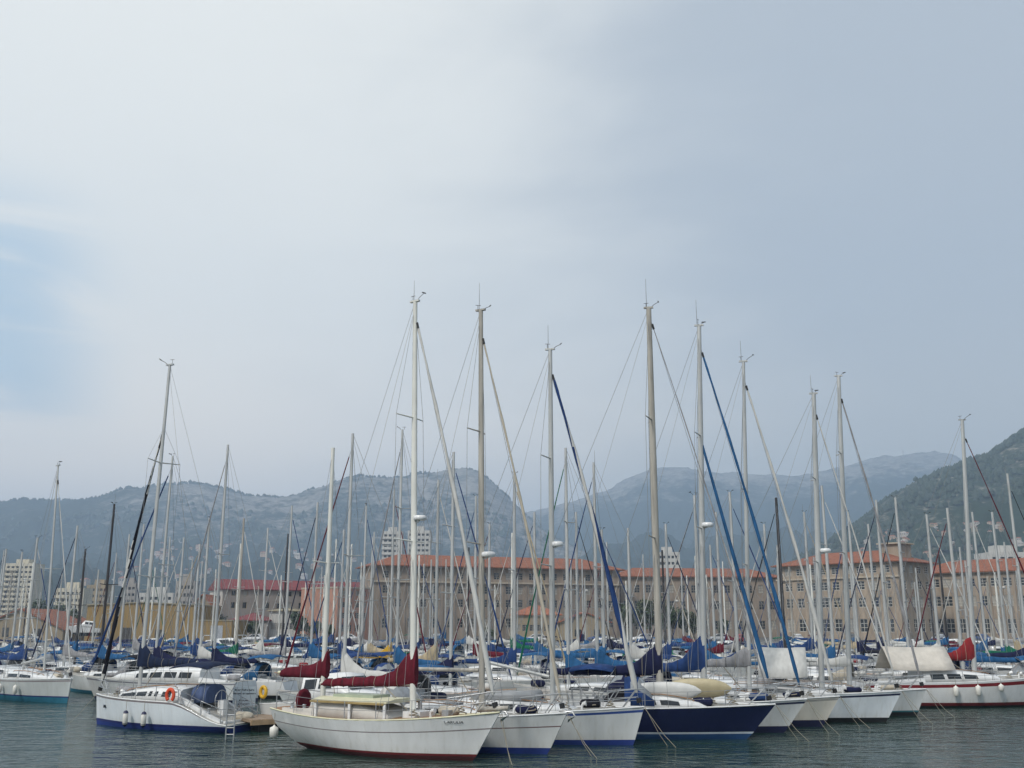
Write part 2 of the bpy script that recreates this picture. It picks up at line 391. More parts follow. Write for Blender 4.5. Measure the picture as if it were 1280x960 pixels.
    if s['hood']:
        z0 = h.zs(xa) + s['cab'][3] * .75; w = min(h.b(xa) * .78, h.B * s['cab'][2]); x0 = h.X(xa, z0); rings = []
        for k, (dx, hh) in enumerate(((-.55, .78), (-.3, .86), (.1, .80), (.45, .5), (.8, .08))):
            rings.append([(x0 + dx + .1 * abs(math.cos(PI * j / 8)) * (1 if k < 2 else -.6), w * math.cos(PI * j / 8), z0 - .25 + (hh + .25) * math.sin(PI * j / 8) ** .55) for j in range(9)])
        m = MB(); m.loft(rings, 0, True, closed=False, mif=lambda i, j: 1 if (i in (2, 3) and 0 < j < 7 and j not in (3, )) or (i in (1, ) and j in (1, 6)) else 0)
        o = m.build('sprayhood', [CV[s['hood']], CLEARV], p); sol(o, .02)
    if s['bim']:
        col, x0, x1, zz = s['bim']; w = h.B * .40; rings = []
        for k in range(5):
            t = k / 4; rings.append([(lerp(x0, x1, t), w * y, zz + .12 * math.sin(t * PI) - .16 * abs(y) ** 3) for y in (-1, -.7, -.3, .3, .7, 1)])
        m = MB(); m.loft(rings, 0, True, closed=False); o = m.build('bimini', CV[col], p); sol(o, .03)
        m = MB(); zb = h.zs(.18)
        for sg in (1, -1):
            xm = (x0 + x1) / 2
            for e in (x0, x1): m.tube([(xm, sg * w, zb + .2), (e, sg * w, zz - .16)], .016, 4)
            m.tube([(x0 + .2, sg * w, zb), (x0, sg * w, zz - .16)], .014, 4)
        for e in (x0, x1): m.tube([(e, -w, zz - .16), (e, 0, zz - .02), (e, w, zz - .16)], .014, 4)
        m.build('bimini_frame', STEEL, p)
    p['_h'] = 1
    del p['_h']
    return p, h, mp
def sol(o, t):
    md = o.modifiers.new('thick', 'SOLIDIFY'); md.thickness = t; md.offset = 0

def place(p, h, bow, heading):
    """bow: world point of the stem at the water; heading in radians of the bow direction"""
    dx = h.X(1, 0); c, sn = math.cos(heading), math.sin(heading)
    p.location = (bow.x - c * dx, bow.y - sn * dx, 0); p.rotation_euler = (0, 0, heading)
    return p
FOOT = []   # footprints (x, y, heading, half length, half beam)
def corners(f, g=0.):
    x, y, a, hl, hb = f; c, s_ = math.cos(a), math.sin(a)
    return [(x + c * i * (hl + g) - s_ * j * (hb + g), y + s_ * i * (hl + g) + c * j * (hb + g)) for i, j in ((1, 1), (1, -1), (-1, -1), (-1, 1))]
def hits(f, g=.12):
    A = corners(f, g)
    for o in FOOT:
        if (o[0] - f[0]) ** 2 + (o[1] - f[1]) ** 2 > 400: continue
        B = corners(o); sep = False
        for a in (f[2], f[2] + PI / 2, o[2], o[2] + PI / 2):
            c, s_ = math.cos(a), math.sin(a)
            pa = [q[0] * c + q[1] * s_ for q in A]; pb = [q[0] * c + q[1] * s_ for q in B]
            if max(pa) < min(pb) or max(pb) < min(pa): sep = True; break
        if not sep: return True
    return False
def foot(p, h): FOOT.append((p.location.x, p.location.y, p.rotation_euler.z, h.L / 2, h.B / 2))
def world(p, v): return Matrix.Translation(p.location) @ Matrix.Rotation(p.rotation_euler.z, 4, 'Z') @ Vector(v)

def lines_down(p, h, ys=(.18, -.18), reach=(1.0, 1.5)):
    z = h.zs(1); x = h.X(1, z)
    for k, y in enumerate(ys):
        a = Vector((x + .02, y * .4, z - .02)); b = Vector((x + reach[k % 2], y * 1.6, -.3)); c = a.lerp(b, .5) - Vector((0, 0, .12))
        m = MB(); m.tube([a, c, b], .011, 5); m.build('mooring_line', ROPE, p)
def anchor(p, h):
    z = h.zs(1); x = h.X(1, z); m = MB()
    m.tube([(x - .3, 0, z + .06), (x + .22, 0, z + .04), (x + .32, 0, z - .12)], .035, 6)
    m.add([(x + .38, 0, z - .05), (x + .1, .16, z - .2), (x + .02, 0, z - .32), (x + .1, -.16, z - .2), (x + .2, 0, z - .12)], [(0, 1, 4), (0, 4, 3), (1, 2, 4), (4, 2, 3), (0, 3, 2, 1)])
    m.build('anchor', STEEL, p)
def fender(pos, label, l=.55, r=.12, endm=None, group='white fenders hanging along boat sides'):
    """hangs with its top at pos"""
    p = root('fender', pos); tag(p, label, 'fender', group)
    prof = [(.0, .02), (-.05, .05), (-.10, r), (-.3 * l / .55, r * 1.05), (-l + .02, r), (-l - .05, .05), (-l - .08, .02)]
    m = MB(); m.loft([[(rr * math.cos(2 * PI * k / 10), rr * math.sin(2 * PI * k / 10), z) for k in range(10)] for z, rr in prof]); m.build('fender_body', FENDW, p)
    if endm:
        for zz in (-.05, -l - .0):
            m = MB(); m.loft([[(rr * math.cos(2 * PI * k / 10), rr * math.sin(2 * PI * k / 10), zz + d) for k in range(10)] for d, rr in ((-.07, r * 1.08), (.02, r * .75), (.05, .02))] if zz > -.1 else
                             [[(rr * math.cos(2 * PI * k / 10), rr * math.sin(2 * PI * k / 10), zz + d) for k in range(10)] for d, rr in ((.06, r * 1.08), (-.04, r * .75), (-.1, .02))]); m.build('end_cap', endm, p)
    m = MB(); m.tube([(0, 0, -.02), (0, 0, .45)], .01, 4); m.build('lanyard', ROPE, p)
    return p
def txt(body, size, parent, loc, rot, m, name='lettering', align='CENTER', bold=.0):
    c = bpy.data.curves.new(name, 'FONT'); c.body = body; c.size = size; c.align_x = align; c.align_y = 'CENTER'; c.extrude = .002; c.offset = bold * size
    t = bpy.data.objects.new(name, c); COL.objects.link(t); bpy.context.view_layer.update()
    me = bpy.data.meshes.new_from_object(t.evaluated_get(bpy.context.evaluated_depsgraph_get())); bpy.data.objects.remove(t)
    me.materials.clear(); me.materials.append(m)
    o = bpy.data.objects.new(name, me); COL.objects.link(o); o.parent = parent; o.location = loc; o.rotation_euler = rot
    return o
D = math.radians

def front(label, bow, hdg, masttop, mast_px, near=True, toppx=None, **kw):
    hh = Hull({**DEF, **kw}); b = at_z(*bow); hd = D(hdg); cx, cy = math.cos(hd), math.sin(hd)
    # mast position along the hull from the pixel column of its foot
    dx = hh.X(1, 0); best = None
    for i in range(400):
        mx = -kw['L'] / 2 + kw['L'] * i / 400; w = Vector((b.x + cx * (mx - dx), b.y + cy * (mx - dx), 2.5)); e = abs(proj(w)[0] - mast_px)
        if best is None or e < best[0]: best = (e, mx, w)
    mx = best[1]; mt = z_over(best[2].x, best[2].y, masttop)
    if toppx is not None:
        e0 = 1e9
        for i in range(-40, 41):
            r_ = i * .025; X_, Y_ = best[2].x - cx * r_, best[2].y - cy * r_; z_ = z_over(X_, Y_, masttop); e = abs(proj((X_, Y_, z_))[0] - toppx)
            if e < e0: e0, rk, mt = e, r_, z_
        kw['rake'] = rk
    p, h, mp = sailboat(label, None, near=near, mx=mx, mt=mt, **kw)
    place(p, h, b, hd); foot(p, h); return p, h, mp
# ---- the white ketch at the end of the row
k, h, mp = front('white wooden ketch with maroon sail covers and boxy deckhouse at the end of the row', (592, 951), -31, 377, 517, toppx=519,
    L=9.75, B=3.0, fb=1.60, fm=1.22, fs=1.40, bo=1.05, tr=1.45, xp=2.7, tw=.52, wl=.14, top=WHITE, stripe=mat('thin_grey_line', (.25, .22, .22), .5), stripe_at='mid', boot=ANTI['red'], anti=mat('antifoul_dark_maroon', (.05, .01, .012), .6),
    cab=(.25, .60, .33, .63), cabm=mat('deckhouse_canvas', (.60, .58, .54), .8, var=.06), wins=[], mm=MASTW, mr=.125, sp=((.40, 1.9), (.70, 1.7)), boom=4.2, bz=1.15, cover='maroon', cvh=1.2,
    jib='white', jr=.115, jtop=.97, near=True, deckm=TEAK, booma=D(-1.5), cdark=False, toem=CREAMP, ant=.9)
lines_down(k, h, reach=(.3, .75))
xm = h.X(.20, 1.2)
# deckhouse roof and window mullions
m = MB(); z1 = h.zs(.42) + .56; rings = []
for u in (.235, .30, .45, .56, .60):
    x = h.X(u, 1.2); w = min(h.b(u) * .72, 1.02); rings.append([(x, -w, z1), (x, w, z1), (x, w, z1 + .05), (x, w * .5, z1 + .13), (x, -w * .5, z1 + .13), (x, -w, z1 + .05)])
m.loft(rings, 0, False); dr = m.build('deckhouse_roof', CREAMP, k)
m = MB(); m.box(h.X(.3, 1), h.X(.5, 1), -.5, .5, z1 + .11, z1 + .22); m.build('roof_hatch', mat('faded_green', (.35, .40, .30), .5), dr)
m = MB()
for sg in (1, -1): m.box(h.X(.235, 1), h.X(.6, 1), sg * 1.05 - .03, sg * 1.05 + .03, z1 - .05, z1 + .02)
m.build('roof_edge', VARN, dr)
for u in (.26, .43, .595):
    for sg in (1, -1):
        w = min(h.b(u) * .735, 1.04) ; m = MB(); x = h.X(u, 1.2); m.box(x - .05, x + .05, sg * w - .03, sg * w + .03, h.zs(u), z1 - .02); m.build('deckhouse_post', WHITE, k)
m = MB(); m.box(h.X(.64, 1), h.X(.72, 1), -.45, .45, h.zs(.68) - .02, h.zs(.68) + .22); m.build('fore_hatch', WHITE, k)
m = MB(); m.box(h.X(.8, 1), h.X(.83, 1), -.2, .2, h.zs(.82) - .02, h.zs(.82) + .2); m.build('windlass', STEEL, k)
# mizzen
zb = h.zs(.19)
miz = at_y(410, 560, world(k, (xm, 0, 0)).y).z
m = MB(); m.tube([(xm, 0, zb), (xm, 0, lerp(zb, miz, .5)), (xm, 0, miz)], [.10, .10, .07], 10); mz = m.build('mizzen_mast', MASTW, k)
for sg in (1, -1):
    m = MB(); zz = lerp(zb, miz, .55); m.tube([(xm, 0, zz), (xm - .1, sg * .75, zz + .05)], .025, 5); m.build('spreader', MASTW, mz)
    for b0 in (-.5, .5):
        m = MB(); m.tube([(xm, 0, miz - .1), (xm - .1, sg * .75, zz + .05), (xm + b0 * .5, sg * h.b(.2) * .9, zb)] if b0 < 0 else [(xm, 0, zz), (xm + b0, sg * h.b(.2) * .9, zb)], .009, 4); m.build('shroud', WIRE, k)
m = MB(); mbz = zb + 1.35; m.tube([(xm - .1, 0, mbz), (xm - 2.3, 0, mbz + .05)], .06, 8); m.build('mizzen_boom', CREAMP, k)
m = MB(); rings = []
for i in range(11):
    t = i / 10; top = .22 + .2 * (1 - t) + .55 * math.exp(-(t / .16) ** 1.4); w = .17 - .04 * t; x = xm + .2 - 2.35 * t
    if i == 10: top *= .6
    rings.append([(x, w * math.sin(a) * (1 - .5 * (1 - math.cos(a)) / 2), mbz + lerp(-.12, top, (1 - math.cos(a)) / 2)) for a in [2 * PI * q / 10 for q in range(10)]])
m.loft(rings); m.build('mizzen_sail_cover', CV['maroon'], k)
# wheel under cover, bowsprit, name
m = MB(); xw = h.X(.10, 1.3); m.loft([[(xw + dx, rr * .40 * math.cos(a), h.zs(.1) + .36 + rr * .42 * math.sin(a)) for a in [2 * PI * q / 12 for q in range(12)]] for dx, rr in ((-.08, .75), (-.04, 1), (.04, 1), (.08, .75))]); m.build('wheel_cover', CV['maroon'], k)
m = MB(); z = h.zs(1); x = h.X(1, z); m.tube([(x - .9, 0, z + .06), (x + .35, 0, z + .16)], [.09, .08], 8); m.build('bowsprit', MASTG, k)
anchor(k, h)
u = .87; x = h.X(u, 1.2); zq = .88; y0 = h.W(u, zq); y1 = h.W(u + .02, zq)
xa_, xb_ = h.X(u, h.zs(u) * zq), h.X(u + .02, h.zs(u) * zq)
txt('CAROLIA', .16, k, (xa_, -y0 - .012, h.zs(u) * zq), (PI / 2 - .12, 0, math.atan2(y0 - y1, xb_ - xa_)), BLACK)
for i, z_ in enumerate((.86,)):
    m = MB(); x = mp(.46).x; m.loft([[(x + .28 + rr * math.cos(2 * PI * q / 12), rr * math.sin(2 * PI * q / 12), mp(.455).z + dz) for q in range(12)] for dz, rr in ((-.09, .2), (-.05, .25), (.05, .25), (.09, .18))]); m.tube([(x, 0, mp(.44).z), (x + .28, 0, mp(.455).z - .08)], .03, 5); m.build('radar_dome', WHITE, k)
q = world(k, (h.X(.0, .9) + .2, -h.b(0) * .9 - .1, .82)); fender(q, 'plump white fender under the stern of the white ketch', .42, .16)

# ---- the white boats, navy yacht and others along the row: (bow px at water, heading, mast top px ...)
gw = dict(stripe=mat('stripe_grey', (.20, .20, .23), .4), stripe_at=None)
b2 = front('white sloop with bright blue waterline, bare boom and beige furled jib, beside the white ketch', (685, 943), -26, 388, 603, toppx=601, L=9.2, B=2.8, wl=.22, fb=1.42, fm=1.15, fs=1.1, bo=.75, top=GREYW, anti=ANTI['blue'], low=None,
    stripe=mat('stripe_brown', (.16, .10, .10), .4), stripe_at='mid', mm=MASTG, mr=.125, sp=((.40, 1.6), (.68, 1.5)), jib='beige', jr=.085, boom=3.3, cover=None, hood='white', ant=1.2, bz=1.6)
lines_down(*b2[:2]); anchor(*b2[:2])
b3 = front('white yacht with blue waterline and blue and white furled jib beside the navy hull', (792, 931.5), -17, 437, 691, toppx=688, L=9.6, B=2.9, wl=.2, fb=1.40, fm=1.15, fs=1.1, bo=.45, top=GREYW, anti=ANTI['blue'],
    stripe=mat('stripe_thin_blue', (.03, .07, .25), .4), stripe_at=None, mm=ALU, mr=.115, sp=((.38, 1.7), (.68, 1.6)), jib='blue', jib2='white', jr=.15, jtwist=.10, jw=3.6, joff=5, boom=3.0, cover=None, booma=D(12), bim=None, ant=1.1, bz=1.25)
MATS['stripe_thin_blue']
lines_down(*b3[:2])
b4 = front('large navy blue sloop with white toe rail, navy sail cover and two boards on deck', (935, 924), -12, 385, 824, toppx=811, L=12.0, B=3.1, wl=.22, fb=1.35, fm=1.18, fs=1.2, bo=1.15, top=NAVYH, anti=mat('antifoul_mid_blue', (.015, .06, .17), .6), boot=mat('boot_line', (.45, .5, .55), .5),
    mm=MASTG, mr=.15, sp=((.40, 1.9), (.70, 1.7)), jib='grey', jr=.045, jtop=.985, boom=4.6, cover='navy', cvh=1.15, cab=(.53, .78, .33, .46), hood='blue', bim=('blue', -2.2, -.4, 2.75), ant=1.4, bz=1.3, cabm=WHITE, toem=WHITE, boomm=MASTW)
lines_down(*b4[:2])
b5 = front('white sloop with dark sheer band and two bright blue furled headsails beside navy yacht', (981, 916), -14, 407, 879, toppx=874, L=10.4, B=2.9, wl=.28, fb=1.38, fm=1.15, fs=1.1, bo=1.0, top=GREYW, anti=ANTI['navy'],
    stripe=mat('stripe_navy', (.015, .02, .06), .4), mm=ALU, mr=.13, sp=((.44, 1.7), (.69, 1.6)), jib='bright blue', jr=.11, boom=3.9, cover='blue', cvh=1.5, ant=1.3, bz=1.35)
lines_down(*b5[:2])
b6 = front('cream white sloop with grey sail cover and a white furled jib, between two white hulls', (1029, 908.5), -14, 452, 935, toppx=929, L=9.6, B=2.8, wl=.3, fb=1.32, fm=1.1, fs=1.05, bo=.8, top=CREAM, anti=ANTI['navy'],
    stripe=mat('stripe_faded', (.33, .32, .30), .4), mm=ALU, mr=.1, sp=((.38, 1.5), (.60, 1.5)), jib='white', jr=.11, boom=3.5, cover='grey', cvh=.75, ant=1.1, bz=1.5)
lines_down(*b6[:2])
b7 = front('bluish white sloop with dark sheer stripe and broad tapering mast, white boom tent astern', (1108, 903), -14, 492, 1025, toppx=1017, L=10.8, B=2.9, wl=.22, fb=1.42, fm=1.2, fs=1.15, bo=.8, top=BLUISH, anti=ANTI['black'],
    stripe=MATS['stripe_navy'], mm=ALU, mr=.14, sp=((.42, 1.8), (.7, 1.4)), jib='white', jr=.06, boom=4.0, cover=None, bz=1.5, ant=1.0)
lines_down(*b7[:2])
b8 = front('white sloop with teal waterline stripe and grey furled jib, last of the front row', (1146, 895), -14, 470, 1060, toppx=1048, L=9.8, B=3.2, fb=1.3, fm=1.1, fs=1.05, bo=.55, top=GREYW, anti=ANTI['black'], boot=mat('boot_teal', (.03, .13, .16), .5),
    mm=ALU, mr=.13, sp=((.42, 1.6), (.74, 1.4)), jib='grey', jr=.09, boom=3.6, cover='white', cvh=.35, bz=1.3)
lines_down(*b8[:2])
# bow flare line lines etc: red striped ketch lying further back, bow out of frame
b9 = front('white motor sailer with red sheer stripe, red sail cover and cream boom awning', (1322, 882), 0, 525, 1216, toppx=1203, L=12.0, B=3.8, sq=.76, bh=.17, wl=.1, fb=1.75, fm=1.35, fs=1.3, bo=.8, top=WHITE, anti=ANTI['black'], boot=ANTI['red'],
    stripe=mat('stripe_red', (.20, .015, .02), .4), cab=(.28, .66, .33, .62), winn=3, mm=ALU, mr=.14, sp=((.42, .3), ), jib='maroon', jr=.06, boom=4.6, cover='red', cvh=1.15, cvl=.45, bz=1.15, ant=0)
# awning tents over booms
def tent(p, h, mx, x0, x1, zt, w, drop, m_):
    m = MB(); rows = []
    for k in range(7):
        t = k / 6; x = lerp(x0, x1, t); rows.append([(x + .12 * math.sin(k), w * y, zt - drop * abs(y) ** 1.15 - .05 * math.sin(t * PI) + .015 * math.sin(3 * k + 5 * y)) for y in (-1, -.7, -.35, 0, .35, .7, 1)])
    m.loft(rows, 0, True, closed=False); o = m.build('awning', m_, p); sol(o, .02)
h9 = b9[1]; mx9 = None
for p_, h_, x0, x1, zt, w, dr_ in ((b9[0], b9[1], -4.5, -.9, 3.25, 1.35, 1.25), (b7[0], b7[1], b7[2](0).x - 2.9, b7[2](0).x - .6, 3.4, 1.25, 1.35)):
    tent(p_, h_, 0, x0, x1, zt, w, dr_, CV['white'] if p_ is b7[0] else mat('canvas_cream', (.58, .54, .48), .9, var=.1))
for i, px in enumerate((1175, 1202, 1231)):
    hh = b9[1]; x = at_y(px, 850, b9[0].location.y).x - b9[0].location.x; u = (x + 6) / 12
    fender(world(b9[0], (x, -hh.b(u) - .14, hh.zs(u) - .12)), ['white fender hanging nearest the stern of the red striped motor sailer', 'white fender amidships on the red striped motor sailer', 'small white fender nearest the bow of the red striped motor sailer'][i], .55 if i < 2 else .38, .14)
# inner forestay sail of the two-headsail sloop
p5, h5, mp5 = b5; z = h5.zs(.86); a = Vector((h5.X(.87, z), 0, z + .1)); b = mp5(.68)
m = MB(); m.tube([a.lerp(b, t / 14) for t in range(1, 15)], [.05] + [.11 - .06 * t / 13 for t in range(13)], 7); m.build('furled_staysail', CV['bright blue'], p5)
m = MB(); m.tube([a, b], .009, 4); m.build('stay', WIRE, p5)
p3, h3_, mp3 = b3; x = mp3(0).x
r_ = root('inflatable_dinghy', world(p3, (x - 1.75, -.1, h3_.zs(.5) + .32)), p3.rotation_euler.z); tag(r_, 'grey inflatable dinghy lying across the deck behind the bare mast', 'dinghy')
m = MB(); m.tube([(-1.35, .5, .2), (.4, .52, .2), (.95, .36, .26), (1.2, 0, .32), (.95, -.36, .26), (.4, -.52, .2), (-1.35, -.5, .2)], [.15, .19, .19, .19, .19, .19, .15], 9); m.build('buoyancy_tube', mat('hypalon_grey', (.30, .31, .32), .6), r_)
m = MB(); m.box(-1.2, .9, -.4, .4, .02, .1); m.build('dinghy_floor', MATS['hypalon_grey'], r_); m = MB(); m.box(-1.2, -1.14, -.42, .42, .1, .42); m.build('transom', MASTD, r_)
# radar domes on masts
def radar(b, f, dx=.3, r=.27):
    p, h, mp = b; c = mp(f); m = MB(); mast = [o for o in p.children if o.name.startswith('mast')][0]
    m.loft([[(c.x + dx + rr * math.cos(2 * PI * q / 14), rr * math.sin(2 * PI * q / 14), c.z + dz) for q in range(14)] for dz, rr in ((-.1, r * .8), (-.06, r), (.06, r), (.1, r * .75))])
    m.tube([(c.x, 0, c.z - .2), (c.x + dx, 0, c.z - .1)], .03, 5); m.build('radar_dome', WHITE, mast)
radar(b2, .375); radar(b3, .44, .25, .24); radar(b5, .45, .25); radar(b7, .46, .35)
# kayaks / boards lying on the navy yacht
def board(p, h, x0, x1, y, z, w, m_, label):
    r_ = root('paddle_board', world(p, ((x0 + x1) / 2, y, z)), p.rotation_euler.z); tag(r_, label, 'board'); m = MB(); rings = []; l = (x1 - x0) / 2
    for i in range(13):
        t = i / 12 * 2 - 1; k_ = max(.03, (1 - abs(t) ** 2.6)) ** .6; rings.append([(l * t, math.sin(a) * w * .22 * k_ - .1 * math.cos(a) * w * k_, w * .55 + math.cos(a) * w * .5 * k_) for a in [2 * PI * q / 10 for q in range(10)]])
    m.loft(rings); m.build('board_shell', m_, r_)
    m = MB(); m.add([(-l * .85, -.03, w * .3), (-l * .95, -.03, w * .02), (-l * .78, -.03, w * .1), (-l * .85, .03, w * .3), (-l * .95, .03, w * .02), (-l * .78, .03, w * .1)], [(0, 1, 2), (5, 4, 3), (0, 3, 4, 1), (1, 4, 5, 2), (2, 5, 3, 0)]); m.build('board_fin', BLACK, r_)
p4, h4, mp4 = b4
board(p4, h4, .2, 3.1, -.55, h4.zs(.6) + .25, .72, mat('board_white', (.62, .62, .60), .5, var=.08), 'white rounded board standing on edge along the deck of the navy yacht')
board(p4, h4, 1.6, 4.3, .2, h4.zs(.7) + .25, .80, mat('board_yellow', (.44, .38, .24), .5, var=.1), 'white and yellow board lying behind the white board on the navy yacht')
m = MB(); m.loft([[(-.9 + x, y * w, h4.zs(.45) + .1 + z) for y, z in ((-1, 0), (-.8, hh * .8), (-.3, hh), (.3, hh), (.8, hh * .8), (1, 0))] for x, w, hh in ((0, .3, .2), (.35, .5, .55), (.8, .55, .5), (1.2, .4, .3))], 0, True); m.build('sail_bag', CV['black'], p4)

# ---- the white cruiser on the near side of the pontoon, bow to the other side
BLW = at_z(122, 905)
bl = front('white cruiser with swept stern, blue waterline, navy bimini and black and white spiral furled jib', (121, 905), 157, 457, 176, L=8.5, B=3.2, wl=.17, bh=.11, fb=1.32, fm=1.22, fs=1.15, bo=.15, tr=.05, tw=.8, swoop=1, top=BLUISH, anti=ANTI['blue'], boot=mat('boot_dark_blue', (.012, .018, .12), .5),
    stripe=mat('stripe_taupe', (.24, .21, .22), .4), stripe_at='top', cab=(.33, .80, .36, .55), wins=[(.12, .24), (.30, .34), (.38, .42), (.46, .60), (.63, .86)], wlo=.36, mm=ALU, mr=.1, sp=((.345, 2.1), (.69, 2.2)), jib='black', jib2='white', jw=2.2, jtwist=1.3, jr=.13, jtop=.8, boom=3.1, cover='dark blue', cvh=.95, bz=1.35, booma=D(4),
    hood=None, bim=('dark blue', -3.1, -1.0, 2.75), backsplit=1, rake=.25)
pb, hb, mpb = bl
m = MB(); x0 = -2.6
m.loft([[(x0 + dx, .72 * math.cos(PI * j / 8), 1.15 + .78 * math.sin(PI * j / 8) ** .5) for j in range(9)] for dx in (0, .4, .8)], 0, True); o = m.build('cockpit_enclosure', CV['denim'], pb)
for sg in (1, -1):
    for u0, w in ((.28, .24), (.86, .12)):
        q0 = .63; x = hb.X(u0, 1.2); m = MB(); y = hb.W(u0, q0); m.box(x - w, x + w, sg * y - .02, sg * y + .02, .80, .93); o = m.build('porthole', GLASS, pb)
m = MB(); m.tube([(-2.9, .42 * math.cos(a), 1.25 + .42 * math.sin(a)) for a in [2 * PI * q / 20 for q in range(21)]], .02, 5); m.tube([(-2.9, -.4, 1.25), (-2.9, .4, 1.25)], .015, 4); m.tube([(-2.9, 0, .85), (-2.9, 0, 1.65)], .015, 4); m.build('steering_wheel', STEEL, pb)
m = MB(); m.box(-3.15, -2.85, -.15, .15, .45, 1.25); m.build('steering_pedestal', WHITE, pb)
q = at_z(225, 907); x = -1.45; z = 1.75
r_ = root('horseshoe_buoy', world(pb, (-1.5, hb.b(.33) * 1.03, 1.42)), pb.rotation_euler.z); tag(r_, 'orange horseshoe lifebuoy hung on the rail of the white cruiser', 'lifebuoy')
m = MB(); m.tube([(.19 * math.sin(a), .03, .1 + .24 * math.cos(a)) for a in [D(-145 + 290 * q / 14) for q in range(15)]], .085, 8, flat=.7); m.build('buoy_ring', ORANGE, r_)
m = MB(); m.box(-.3, .3, -.06, -.03, .2, .26); m.build('buoy_bracket', STEEL, r_)
for i, px in enumerate((160, 183)):
    best = min((abs(proj(world(pb, (-4 + 8 * t / 200, hb.b((-4 + 8 * t / 200 + 4.25) / 8.5), .8)))[0] - px), -4 + 8 * t / 200) for t in range(200))[1]; u = (best + 4.25) / 8.5
    fender(world(pb, (best, hb.b(u) + .13, .82)), ['white fender with navy ends nearer the bow of the white cruiser', 'white fender with navy ends amidships on the white cruiser'][i], .58, .11, mat('fender_navy', (.01, .012, .05), .5))
lines_down(pb, hb, (.1, ), (1.8, ))

# ---- teal-bottomed sloop at the picture's edge
bt = front('white sloop with turquoise bottom paint and dark stripes, bow by a pontoon end', (84, 879), -40, 582, 57, toppx=68, L=9.0, B=3.1, wl=.30, fb=1.38, fm=1.25, fs=1.2, bo=.25, top=PALEH, anti=ANTI['teal'], boot=mat('boot_dark_blue', (.01, .01, .1), .5), stripe=mat('stripe_taupe', (.2, .2, .2), .4),
    cab=(.3, .84, .36, .42), mm=ALU, mr=.09, sp=((.5, 1.5), ), jib='white', jr=.05, boom=2.9, cover=None, booma=D(-8), bz=1.2)
pt, ht, _ = bt
for i, px in enumerate((3, 22)):
    best = min((abs(proj(world(pt, (-4.4 + 8.6 * t / 200, -ht.b((8.6 * t / 200 + .1) / 9), .9)))[0] - px), -4.4 + 8.6 * t / 200) for t in range(200))[1]; u = (best + 4.5) / 9
    fender(world(pt, (best, -ht.b(u) - .13, 1.0)), ['weathered fender hanging on the turquoise bottomed sloop, farther from its bow', 'weathered fender hanging on the turquoise bottomed sloop, nearer to its bow'][i], .5, .12)

